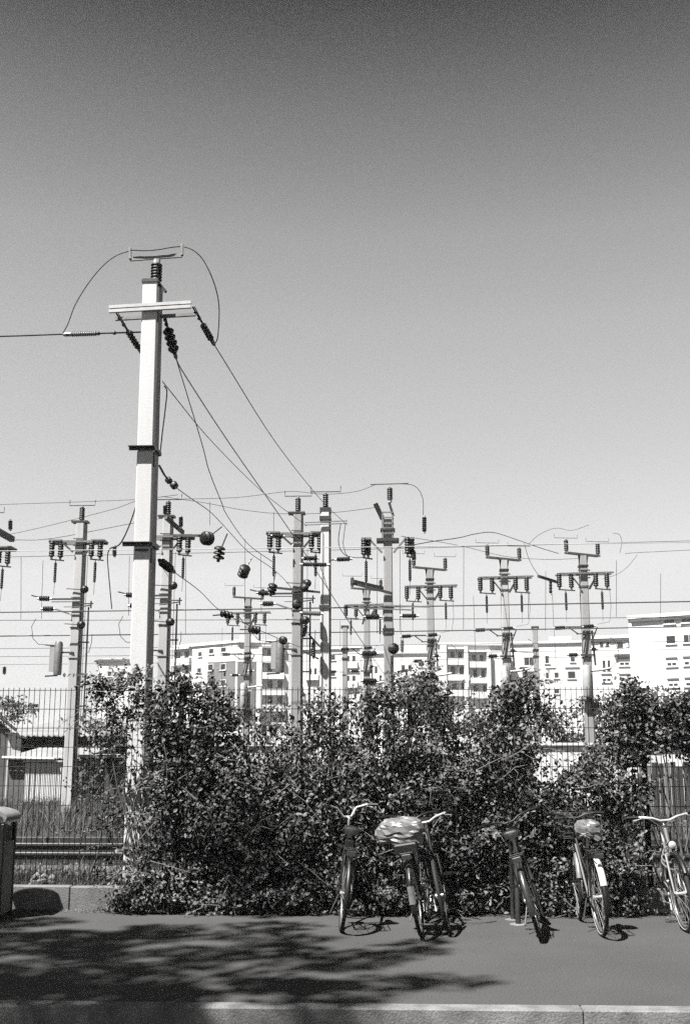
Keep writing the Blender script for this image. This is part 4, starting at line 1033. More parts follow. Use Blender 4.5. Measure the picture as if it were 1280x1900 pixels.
G1 = 'climbing shrubs grown through the mesh fence'
def shrub(name, label, poly, n_clump, per, Y0, Y1, size=(.034, .062), cr=(.07, .21), m=('leaf', 'leaf2'), fill=0, stems=18, sprigs=8, cat='shrub', base_z=0.1, zmin=.02, group=None, fade=None, gaps=.55):
    xs = [p[0] for p in poly]; cxp = sum(xs) / len(xs)
    wp = at(cxp, 1600, (Y0 + Y1) / 2)
    root = empty(name, (wp.x, (Y0 + Y1) / 2, base_z)); tag(root, label, cat, group)
    O = np.array(root.location)
    q = sample_poly(poly, n_clump, 0)
    ph = rng.uniform(0, 6, 4)
    nz = .5 + .25 * (np.sin(q[:, 0] * .045 + ph[0]) * np.cos(q[:, 1] * .05 + ph[1]) + np.sin(q[:, 0] * .11 + q[:, 1] * .08 + ph[2]) )
    hole = np.sin(q[:, 0] * .071 + ph[3] + 1.7 * np.sin(q[:, 1] * .033)) * np.sin(q[:, 1] * .083 + ph[2] + 1.3 * np.sin(q[:, 0] * .041))
    keepc = rng.uniform(size=len(q)) > gaps * (hole > .1) * 2.2
    if fade: keepc &= (q[:, 1] > fade[0]) | (rng.uniform(size=len(q)) < fade[1])
    q = q[keepc]; nz = nz[keepc]; n_clump = len(q)
    Yc = Y1 - (Y1 - Y0) * np.clip(nz * .75 + rng.uniform(0, .45, n_clump), 0, 1)
    Cc = to_world(q, Yc)
    rad = rng.uniform(cr[0], cr[1], n_clump)
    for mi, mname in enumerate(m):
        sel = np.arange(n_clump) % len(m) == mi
        C0 = np.repeat(Cc[sel], per, axis=0); r0 = np.repeat(rad[sel], per)
        d = rng.normal(size=C0.shape); d[:, 1] -= .35; d[:, 2] += .3
        d /= np.linalg.norm(d, axis=1, keepdims=True)
        C1 = C0 + d * (r0 * rng.uniform(.35, 1.1, len(r0)) ** .6)[:, None] * np.array([1.15, .9, .85])[None]
        keep = (C1[:, 2] > zmin) & (rng.uniform(size=len(C1)) < .92)
        C1 = C1[keep]; d = d[keep]
        nr = d * .6 + np.array([-.1, -.2, .4])[None] + rng.normal(size=d.shape) * .75
        sz = rng.uniform(size[0], size[1], len(C1))
        V, T = leaf_arrays(C1 - O[None], nr, sz)
        fast_mesh('foliage', V, T, M[mname], kind='stuff', parent=root)
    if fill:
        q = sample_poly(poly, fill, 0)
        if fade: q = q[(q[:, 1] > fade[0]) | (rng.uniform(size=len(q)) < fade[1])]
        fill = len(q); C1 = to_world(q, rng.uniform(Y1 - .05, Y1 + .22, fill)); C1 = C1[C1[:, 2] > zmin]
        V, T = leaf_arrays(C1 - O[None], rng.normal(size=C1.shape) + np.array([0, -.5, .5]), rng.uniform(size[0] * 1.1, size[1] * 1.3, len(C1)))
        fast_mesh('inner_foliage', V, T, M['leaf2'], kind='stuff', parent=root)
    # woody stems climbing from the ground, plus arching sprigs
    st = MB(); lv = []; nrm = []
    for i in range(stems):
        qq = sample_poly(poly, 1, 0)[0]; e = to_world(qq[None], np.array([(Y0 + Y1) / 2 + rnd.uniform(-.1, .1)]))[0] - O
        b = Vector((e[0] + rnd.uniform(-.5, .5), rnd.uniform(-.05, .2), 0.02)); e = Vector(e); mid = (b + e) / 2 + Vector((rnd.uniform(-.2, .2), rnd.uniform(-.15, .1), rnd.uniform(0, .2)))
        P_ = [b, b.lerp(mid, .5) + Vector((rnd.uniform(-.05, .05), 0, 0)), mid, mid.lerp(e, .5) + Vector((rnd.uniform(-.08, .08), -.03, 0)), e]
        st.tube(P_, [.011, .009, .007, .005, .003], 4)
    for i in range(sprigs):
        k_ = rnd.randrange(n_clump)
        if i % 2:                                       # every other spray starts near the ragged top
            c3 = [rnd.randrange(n_clump) for _ in range(12)]; k_ = min(c3, key=lambda t_: q[t_, 1])
        s0 = Vector(Cc[k_] - O)
        ang = rnd.uniform(-2.6, 2.6) if not i % 2 else rnd.uniform(-1.3, 1.3); L_ = rnd.uniform(.2, .55)
        dr = Vector((math.sin(ang) * .9, -rnd.uniform(0, .45), math.cos(ang) * .6 + .25)).normalized(); P_ = [s0]
        for k in range(1, 7): P_.append(s0 + dr * (L_ * k / 6) + Vector((0, 0, -.13 * (k / 6) ** 2 * L_ * 3)) + Vector((rnd.uniform(-.01, .01), 0, rnd.uniform(-.01, .01))))
        st.tube(P_, [.004] * 5 + [.003, .002], 3)
        for k in range(2, 7):
            for w_ in range(2):
                lv.append(P_[k] + Vector((rnd.uniform(-.03, .03), rnd.uniform(-.03, .03), rnd.uniform(-.03, .03)))); nrm.append((rnd.uniform(-.6, .4), rnd.uniform(-.9, .2), rnd.uniform(.1, 1)))
    if group == G1:
        for i in range(n_clump // 14):
            s0 = Vector(Cc[rnd.randrange(n_clump)] - O) + Vector((0, -.12, 0)); dr = Vector((rnd.uniform(-1, 1), -rnd.uniform(0, .35), rnd.uniform(-.6, 1))).normalized() * rnd.uniform(.2, .5)
            k1 = Vector((rnd.uniform(-.05, .05), 0, rnd.uniform(-.03, .06)))
            st.tube([s0, s0 + dr * .5 + k1, s0 + dr], [.0045, .0035, .002], 3)
    tag(st.build('stems', M['stem'], root), kind='stuff')
    if lv:
        V, T = leaf_arrays(np.array([list(p) for p in lv]), np.array(nrm), rng.uniform(size[0], size[1], len(lv)))
        fast_mesh('sprig_leaves', V, T, M[m[0]], kind='stuff', parent=root)
    return root

H0, H1 = 12.12, 12.66
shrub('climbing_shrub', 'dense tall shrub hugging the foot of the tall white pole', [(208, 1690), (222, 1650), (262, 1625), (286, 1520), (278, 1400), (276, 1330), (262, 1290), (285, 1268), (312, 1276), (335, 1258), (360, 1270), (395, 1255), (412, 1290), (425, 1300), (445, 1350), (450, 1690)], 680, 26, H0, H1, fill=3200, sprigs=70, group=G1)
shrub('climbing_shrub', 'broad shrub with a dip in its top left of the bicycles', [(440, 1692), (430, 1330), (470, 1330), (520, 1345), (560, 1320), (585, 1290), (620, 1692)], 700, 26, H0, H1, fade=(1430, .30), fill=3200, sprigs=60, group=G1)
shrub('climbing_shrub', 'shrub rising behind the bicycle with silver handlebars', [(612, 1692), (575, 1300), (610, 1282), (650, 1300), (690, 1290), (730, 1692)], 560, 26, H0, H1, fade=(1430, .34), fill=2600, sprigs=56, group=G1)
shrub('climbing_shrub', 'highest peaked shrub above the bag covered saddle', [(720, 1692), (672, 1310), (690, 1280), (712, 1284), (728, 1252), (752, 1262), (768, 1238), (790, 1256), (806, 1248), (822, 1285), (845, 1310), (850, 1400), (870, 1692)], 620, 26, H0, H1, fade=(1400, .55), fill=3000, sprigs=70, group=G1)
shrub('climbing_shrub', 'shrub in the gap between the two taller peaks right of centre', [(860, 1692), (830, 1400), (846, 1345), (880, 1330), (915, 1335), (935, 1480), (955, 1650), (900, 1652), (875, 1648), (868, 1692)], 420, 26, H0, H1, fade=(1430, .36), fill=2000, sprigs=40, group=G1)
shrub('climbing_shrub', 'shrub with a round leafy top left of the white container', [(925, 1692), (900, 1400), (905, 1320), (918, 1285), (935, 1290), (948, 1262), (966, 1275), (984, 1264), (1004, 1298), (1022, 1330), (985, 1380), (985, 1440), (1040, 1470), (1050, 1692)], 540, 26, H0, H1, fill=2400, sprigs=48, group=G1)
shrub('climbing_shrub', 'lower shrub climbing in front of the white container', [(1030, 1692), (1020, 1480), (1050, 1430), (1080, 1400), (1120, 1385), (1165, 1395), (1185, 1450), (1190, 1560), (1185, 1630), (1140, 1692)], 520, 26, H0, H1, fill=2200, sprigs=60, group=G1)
shrub('climbing_shrub', 'tall leafy shrub on the fence post near the right edge', [(1140, 1400), (1128, 1320), (1140, 1282), (1152, 1262), (1170, 1256), (1186, 1272), (1200, 1284), (1226, 1318), (1232, 1375), (1190, 1400), (1188, 1420)], 190, 26, 12.2, H1, fill=700, sprigs=26, stems=6, group=G1)
shrub('climbing_shrub', 'bush hanging over the fence at the right edge', [(1222, 1392), (1215, 1330), (1240, 1298), (1290, 1290), (1330, 1290), (1330, 1400), (1270, 1405), (1250, 1385)], 200, 26, 12.2, H1, fill=700, sprigs=20, stems=5, group=G1)
shrub('climbing_shrub', 'thin loose growth along the fence top left of the white pole', [(142, 1268), (180, 1262), (262, 1268), (262, 1330), (235, 1350), (180, 1330), (150, 1310)], 90, 14, 12.3, H1, cr=(.05, .12), fill=0, sprigs=40, stems=2, group=G1)
shrub('climbing_shrub', 'loose trailing leaves climbing over the shaft of the white pole', [(232, 1380), (272, 1330), (275, 1600), (240, 1640), (232, 1560), (262, 1500)], 22, 9, 12.3, H1, cr=(.04, .1), fill=0, sprigs=14, stems=6, group=G1)
shrub('climbing_shrub', 'sparse weeds between the left fence bars and the white pole', [(150, 1360), (235, 1350), (232, 1640), (190, 1650), (165, 1600)], 60, 12, 12.75, 13.3, cr=(.05, .14), m=('leaf2', 'leaf'), fill=0, sprigs=24, stems=4, group=G1)

G2 = 'low plants along the foot of the wall'
for i, (x0, x1, yt, lab) in enumerate([(205, 330, 1655, 'ivy spilling onto the pavement under the white pole'), (330, 600, 1662, 'ground ivy along the wall left of the bicycles'), (640, 760, 1660, 'ground ivy between the silver bar bicycle and the bagged saddle'),
        (838, 884, 1655, 'ground ivy over the wall left of the bicycle stand'), (1010, 1060, 1662, 'tuft of ivy between the stand and the white mudguard'), (1130, 1185, 1640, 'ivy hanging over the wall right of the white mudguard')]):
    w = (x1 - x0)
    shrub('ground_ivy', lab, [(x0, 1697), (x0 + 8, yt + 12), ((x0 + x1) / 2, yt), (x1 - 6, yt + 10), (x1, 1697)], int(w * .7) + 8, 16, 12.12, 12.42, cr=(.04, .1), size=(.03, .052), fill=0, sprigs=int(w / 12), stems=2, cat='ivy', group=G2)

# shrubs and trees on the railway side
G3 = 'shrubs and small trees beyond the railway track'
def far_shrub(label, poly, n, Y0, Y1, s=(.09, .16), cr=(.2, .5), m=('leaf3', 'leaf2'), per=24, fill=0):
    return shrub('far_shrub', label, poly, n, per, Y0, Y1, size=s, cr=cr, m=m, fill=fill, stems=5, sprigs=0, cat='shrub', group=G3)
far_shrub('dull shrub between the left pole and the white pole, above the carport', [(150, 1400), (150, 1330), (185, 1322), (240, 1330), (262, 1345), (262, 1420), (200, 1420)], 60, 26, 28, (.05, .09), (.12, .35))
far_shrub('dark shrub beyond the track left of the white pole', [(150, 1510), (150, 1430), (190, 1400), (235, 1400), (262, 1420), (262, 1560), (200, 1560)], 70, 20, 23, (.04, .07), (.1, .3))
far_shrub('round grey shrub below the grey apartment corner', [(380, 1420), (390, 1335), (430, 1312), (470, 1330), (480, 1420)], 90, 44, 48)
far_shrub('feathery shrub below the balconies of the grey corner block', [(470, 1420), (480, 1320), (520, 1305), (560, 1318), (575, 1420)], 100, 46, 50)
far_shrub('grey shrub behind the bright slim pole', [(560, 1420), (575, 1320), (620, 1300), (660, 1310), (680, 1420)], 90, 50, 54)
far_shrub('dark tree crown in front of the block with loggias', [(735, 1420), (738, 1300), (752, 1262), (780, 1242), (812, 1252), (828, 1300), (830, 1420)], 170, 30, 33, (.08, .14), m=('leaf2', 'leaf3'))
far_shrub('broad dull shrub below the bright stepped balconies', [(820, 1420), (828, 1320), (860, 1296), (900, 1292), (935, 1310), (940, 1420)], 150, 44, 48)
far_shrub('grey shrub behind the sturdy pole foot, left half', [(1000, 1420), (1010, 1310), (1040, 1300), (1072, 1306), (1080, 1420)], 120, 40, 43)
far_shrub('grey shrub behind the sturdy pole foot, right half', [(1078, 1420), (1080, 1305), (1120, 1298), (1165, 1310), (1180, 1420)], 130, 40, 44)
far_shrub('shrub in front of the tall white block at the right', [(1190, 1420), (1200, 1320), (1240, 1308), (1300, 1310), (1330, 1420)], 130, 46, 50)
far_shrub('shrub on the far side of the track behind the bicycles', [(290, 1500), (300, 1400), (420, 1400), (560, 1410), (700, 1400), (860, 1400), (960, 1420), (960, 1520), (600, 1540), (290, 1530)], 420, 21, 24, (.05, .09))
# distant wooded rise closing the horizon
strip_pts = []
hb = MB(); vs_ = []; n = 90
for i in range(n + 1):
    x = -500 + 1000 * i / n
    h = 3.0 + 1.2 * math.sin(i * .31) + .8 * math.sin(i * .83 + 1) + rnd.uniform(0, .5)
    vs_ += [(x, 420, 0), (x, 450, h), (x, 620, h * .8)]
fs = []
for i in range(n): fs += [(3 * i, 3 * i + 3, 3 * i + 4, 3 * i + 1), (3 * i + 1, 3 * i + 4, 3 * i + 5, 3 * i + 2)]
hb.add(vs_, fs); tag(hb.build('hill', M['leaf3'], None, True), kind='structure')

# small gable-roof silhouettes of treetops on the far left skyline
far_shrub('small treetop seen over the long shed roof, left one', [(0, 1345), (2, 1305), (14, 1298), (22, 1310), (24, 1345)], 26, 90, 93, (.25, .4), (.4, .9), per=10)
far_shrub('small treetop seen over the long shed roof, middle one', [(22, 1345), (25, 1310), (36, 1300), (42, 1312), (46, 1345)], 26, 96, 99, (.25, .4), (.4, .9), per=10)
far_shrub('thin treetop seen over the long shed roof, right one', [(54, 1345), (58, 1314), (64, 1308), (72, 1322), (74, 1345)], 20, 94, 96, (.25, .4), (.4, .8), per=9)

# grass: many thin blades
def grass(name, label, N, x0, x1, y0, y1, h0, h1, m, z=GZ, w=.006):
    x = rng.uniform(x0, x1, N); y = rng.uniform(y0, y1, N)
    dn = .5 + .5 * np.sin(x * 1.3 + 2 * np.sin(y * .9)) * np.cos(y * 1.1 + x * .4)
    keep = rng.uniform(size=N) < .35 + .65 * dn; x = x[keep]; y = y[keep]; n_ = len(x)
    h = rng.uniform(h0, h1, n_); a = rng.uniform(0, math.pi, n_); ln = rng.normal(0, .35, (n_, 2)) * h[:, None]
    dx = np.cos(a) * w; dy = np.sin(a) * w; zz = np.full(n_, z)
    V = np.stack([np.stack([x - dx, y - dy, zz], 1), np.stack([x + dx, y + dy, zz], 1),
                  np.stack([x + dx * .6 + ln[:, 0] * .4, y + dy * .6 + ln[:, 1] * .4, zz + h * .6], 1), np.stack([x - dx * .6 + ln[:, 0] * .4, y - dy * .6 + ln[:, 1] * .4, zz + h * .6], 1),
                  np.stack([x + ln[:, 0], y + ln[:, 1], zz + h], 1)], 1).reshape(-1, 3)
    k = (np.arange(n_) * 5)[:, None]
    T = np.concatenate([k + np.array([[0, 1, 2]]), k + np.array([[0, 2, 3]]), k + np.array([[3, 2, 4]])], 0)
    return fast_mesh(name, V, T, m, label, 'stuff', cat='grass')
grass('tall_grass', 'pale tall grass on the strip beyond the cable duct', 70000, -12, 12, 19.2, 33, .08, .28, M['grass'], w=.006)
grass('dry_grass', 'dry seed stalks standing among the tall grass', 9000, -12, 12, 18.2, 30, .25, .6, M['dry'], w=.008)
grass('verge_grass', 'rough grass on the strip between the fence and the track', 26000, -7, 8, 12.72, 14.3, .04, .24, M['grass'], w=.004)
grass('verge_stalks', 'thin dry stalks on the strip next to the fence', 900, -7, 8, 12.72, 14.4, .15, .45, M['dry'], w=.003)
# pale rubble heap beside the wall at left
P = []; S = []
for i in range(60):
    p = at(rnd.gauss(78, 12), 1640, 12.9 + rnd.uniform(-.1, .15)); P.append((p.x, p.y, GZ + abs(rnd.gauss(0, .05)))); S.append(rnd.uniform(.03, .07))
tag(rocks('rubble', P, S, M['kerb']), 'small heap of pale rubble behind the wall near the bin', 'rubble')
# torn paper scrap
lp = on_ground(228, 1694); mb = MB(); mb.add([(0, 0, .004), (.09, .01, .012), (.1, .05, .02), (.02, .06, .008), (0, 0, 0), (.09, .01, .008), (.1, .05, .016), (.02, .06, .004)], [(0, 1, 2, 3), (7, 6, 5, 4), (0, 4, 5, 1), (1, 5, 6, 2), (2, 6, 7, 3), (3, 7, 4, 0)])
tag(mb.build('paper_scrap', M['paper'], None, loc=lp), 'small white paper scrap on the pavement below the white pole', 'litter')
# fallen leaves along the wall foot
N = 900; C1 = np.stack([rng.uniform(-4.5, 4.5, N), 12.48 - np.abs(rng.normal(0, .12, N)), np.full(N, .006)], 1)
V, T = leaf_arrays(C1, rng.normal(0, .25, (N, 3)) + np.array([0, 0, 1.0]), rng.uniform(.015, .035, N), fold=.1)
fast_mesh('fallen_leaves', V, T, M['dry'], 'dry fallen leaves scattered along the foot of the wall', 'stuff', cat='leaves')

N = 260; C1 = np.stack([rng.uniform(-4.5, 4.5, N), rng.uniform(8.2, 12.3, N), np.full(N, .005)], 1)
V, T = leaf_arrays(C1, rng.normal(0, .2, (N, 3)) + np.array([0, 0, 1.0]), rng.uniform(.008, .022, N), fold=.1)
fast_mesh('pavement_debris', V, T, M['dry'], 'tiny dry leaf bits strewn over the open pavement', 'stuff', cat='leaves')

# ------------------------------------------------------------------ litter bin at the left edge
bp = on_ground(-31, 1703)
bn = empty('litter_bin', (bp.x, bp.y, 0)); tag(bn, 'dark litter bin with vertical slats and a domed lid at the left edge', 'litter bin')
bw, bd, bh = .46, .40, .93
mb = MB(); mb.bbox((0, 0, bh / 2 + .02), (bw - .06, bd - .06, bh - .04), .05); mb.build('inner_body', M['binb'], bn)
for sx in (-1, 1):
    for sy in (-1, 1):
        mb = MB(); mb.bbox((sx * (bw / 2 - .02), sy * (bd / 2 - .02), bh / 2), (.045, .045, bh), .008); mb.build('corner_post', M['binb'], bn)
for i in range(7):
    mb = MB(); x = -bw / 2 + .075 + i * (bw - .15) / 6; mb.bbox((x, -bd / 2 + .012, .40), (.038, .02, .70), .005); mb.build('slat', M['binl'], bn)
for i in range(6):
    for sx in (-1, 1):
        mb = MB(); y = -bd / 2 + .075 + i * (bd - .15) / 5; mb.bbox((sx * (bw / 2 - .012), y, .40), (.02, .038, .70), .005); mb.build('slat', M['binl'], bn)
mb = MB(); mb.box((0, -bd / 2 + .004, .82), (bw - .1, .02, .11)); mb.build('front_plate', M['binb'], bn)
mb = MB(); mb.lathe([(.012, 0), (.012, .012)], 10, (.17, -bd / 2 - .006, .83), (0, -1, 0)); mb.build('lock_stud', M['chrome'], bn, True)
mb = MB(); n_ = 12; vs_ = []
for i in range(n_ + 1):
    t = math.pi * i / n_; x = -math.cos(t) * (bw / 2 + .03); z = bh + .06 + math.sin(t) * .09
    for y in (-bd / 2 - .03, bd / 2 + .03): vs_ += [(x, y, z), (x * .93, y, z - .035)]
fs = []
for i in range(n_):
    a = 4 * i; b = a + 4; fs += [(a, b, b + 2, a + 2), (a + 1, a + 3, b + 3, b + 1), (a, a + 1, b + 1, b), (a + 2, b + 2, b + 3, a + 3)]
fs += [(0, 2, 3, 1), (4 * n_, 4 * n_ + 1, 4 * n_ + 3, 4 * n_ + 2)]
mb.add(vs_, fs); mb.build('lid', M['binl'], bn, True)

# ------------------------------------------------------------------ bicycle stand (steel hoop seen end on)
s1, s2 = on_ground(961, 1716), on_ground(952, 1707)
stn = empty('bicycle_stand', s1); tag(stn, 'dark steel hoop bicycle stand seen end on beside the leaning bicycle', 'bicycle stand')
v2 = (s2 - s1)
mb = MB(); hgt = .78
arc = [Vector((0, 0, 0)), Vector((0, 0, hgt - .06))] + [v2 * (.5 - .5 * math.cos(t)) + Vector((0, 0, hgt - .06 + .06 * math.sin(t))) for t in (.5, 1.0, 1.57, 2.1, 2.6)] + [v2 + Vector((0, 0, hgt - .06)), v2]
mb.tube(arc, .026, 10); mb.build('hoop', M['dsteel'], stn, True)
for v in (Vector((0, 0, 0)), v2):
    mb = MB(); mb.lathe([(.085, 0), (.085, .006), (.07, .010)], 16, v + Vector((0, 0, .001))); mb.build('footing', M['kerb'], stn)

# ------------------------------------------------------------------ bicycles
def rotm(deg, axis, o):
    return Matrix.Translation(o) @ Matrix.Rotation(R(deg), 4, axis) @ Matrix.Translation(-Vector(o))

def xf(mb, Mx, i0=0):
    for i in range(i0, len(mb.v)): mb.v[i] = tuple(Mx @ Vector(mb.v[i]))
    return mb

def wheel(parent, name, c, Rw, steer_M=None, rim='rim', tyre_r=.019, gen=False):
    """wheel in the xz plane at c, with tyre, rim, hub and spokes"""
    c = Vector(c); X = steer_M or Matrix.Identity(4)
    t = MB().torus(c, (0, 1, 0), Rw - tyre_r, tyre_r, 44, 10); w = xf(t, X).build(name, M['tyre'], parent, True)
    t = MB().torus(c, (0, 1, 0), Rw - tyre_r * 2 - .006, (.010, .012), 44, 8); xf(t, X).build('rim', M[rim], w, True)
    t = MB().lathe([(.012, -.05), (.022, -.045), (.022, -.035), (.014, -.03), (.014, .03), (.022, .035), (.022, .045), (.012, .05)], 12, c, (0, 1, 0)); xf(t, X).build('hub', M['chrome'], w, True)
    t = MB()
    for i in range(28):
        a = 2 * math.pi * i / 28; b = a + (.35 if i % 4 < 2 else -.35); s_ = 1 if i % 2 else -1
        t.tube([c + Vector((math.cos(b) * .02, s_ * .035, math.sin(b) * .02)), c + Vector((math.cos(a) * (Rw - tyre_r * 2 - .01), 0, math.sin(a) * (Rw - tyre_r * 2 - .01)))], .0013, 3, False)
    xf(t, X).build('spokes', M['chrome'], w)
    return w

def guard(c, Rw, a0, a1, w=.028, n=20):
    """mudguard band about a wheel centre, angles in degrees from +x upwards"""
    mb = MB(); vs_ = []
    for i in range(n + 1):
        a = R(a0 + (a1 - a0) * i / n); 
        for off, rr in ((-w, Rw + .008), (-w * .6, Rw + .022), (0, Rw + .028), (w * .6, Rw + .022), (w, Rw + .008)):
            vs_.append((c[0] + math.cos(a) * rr, c[1] + off, c[2] + math.sin(a) * rr))
    m_ = len(vs_)
    for i in range(n + 1):
        a = R(a0 + (a1 - a0) * i / n)
        for off, rr in ((-w, Rw + .005), (-w * .6, Rw + .018), (0, Rw + .024), (w * .6, Rw + .018), (w, Rw + .005)):
            vs_.append((c[0] + math.cos(a) * rr, c[1] + off, c[2] + math.sin(a) * rr))
    fs = []
    for i in range(n):
        for k in range(4):
            a = i * 5 + k; fs += [(a, a + 5, a + 6, a + 1), (m_ + a, m_ + a + 1, m_ + a + 6, m_ + a + 5)]
    for i in range(n):
        a = i * 5; fs += [(a, m_ + a, m_ + a + 5, a + 5), (a + 4, a + 9, m_ + a + 9, m_ + a + 4)]
    mb.add(vs_, fs); return mb

def saddle_mesh(c, scale=1.0):
    mb = MB(); prof = [(-.13, .02, .0), (-.12, .065, .02), (-.08, .085, .035), (-.02, .07, .035), (.04, .035, .028), (.10, .022, .024), (.15, .015, .015), (.165, .006, .0)]
    vs_ = []; n = 8
    for x, w, h in prof:
        for k in range(n):
            a = math.pi * k / (n - 1); vs_.append((c[0] + x * scale, c[1] + math.cos(a) * w * scale, c[2] + math.sin(a) * h * scale + (0 if x > -.1 else .004)))
        vs_.append((c[0] + x * scale, c[1] - w * .8 * scale, c[2] - .035 * scale)); vs_.append((c[0] + x * scale, c[1] + w * .8 * scale, c[2] - .035 * scale))
    m_ = n + 2; fs = []
    for i in range(len(prof) - 1):
        for k in range(m_):
            k2 = (k + 1) % m_; fs.append((i * m_ + k, (i + 1) * m_ + k, (i + 1) * m_ + k2, i * m_ + k2))
    fs += [tuple(range(m_)), tuple((len(prof) - 1) * m_ + k for k in range(m_ - 1, -1, -1))]
    mb.add(vs_, fs); return mb

def bag_over(parent, c, sx, sy, sz, m='plastic', name='saddle_cover', seed=1, droop=.5):
    """crumpled plastic cover: a lumpy dome pulled down round the saddle"""
    r_ = random.Random(seed); mb = MB(); nu, nv = 34, 15; vs_ = []
    ph = [r_.uniform(0, 6) for _ in range(6)]
    for j in range(nv + 1):
        t = j / nv
        for i in range(nu):
            a = 2 * math.pi * i / nu
            if t < .6: el = (1 - t / .6) * math.pi / 2; rr = math.cos(el) ** .8; z = math.sin(el) ** .55
            else: rr = 1.0 - (t - .6) * .35; z = -(t - .6) / .4 * droop * (1 + .25 * math.sin(a * 2 + ph[4]))
            cr_ = 1 + .07 * math.sin(a * 5 + ph[0] + t * 4) * t + .05 * math.sin(a * 9 + ph[1] - t * 7) * t + r_.uniform(-.02, .02) + .06 * math.sin(a * 3 + ph[2])
            from_n = mathutils.noise.noise(Vector((math.cos(a) * 2.2, math.sin(a) * 2.2, t * 4 + seed)) ) ; fine = abs(mathutils.noise.noise(Vector((math.cos(a) * 5, math.sin(a) * 5, t * 9 + seed * 3)))); cr_ += .08 * from_n + .12 * fine + r_.uniform(-.035, .035)
            sq = (abs(math.cos(a)) ** 5 + abs(math.sin(a)) ** 5) ** (-1 / 5)
            vs_.append((c[0] + math.cos(a) * rr * sx * cr_ * sq, c[1] + math.sin(a) * rr * sy * cr_ * sq, c[2] + z * sz * (1 + .05 * math.sin(a * 4 + ph[3]) + .14 * fine) + .006 * math.sin(a * 7 + t * 9)))
    fs = [(j * nu + i, (j + 1) * nu + i, (j + 1) * nu + (i + 1) % nu, j * nu + (i + 1) % nu) for j in range(nv) for i in range(nu)]
    m_ = len(vs_); cc = Vector(c); vs_ += [tuple(cc + (Vector(v) - cc) * .96) for v in vs_]; fs += [tuple(m_ + k for k in f[::-1]) for f in fs]
    fs += [(nv * nu + (i + 1) % nu, nv * nu + i, m_ + nv * nu + i, m_ + nv * nu + (i + 1) % nu) for i in range(nu)]
    mb.add(vs_, fs)
    me = mb.mesh(name, M[m], False)
    return link(name, me, parent)

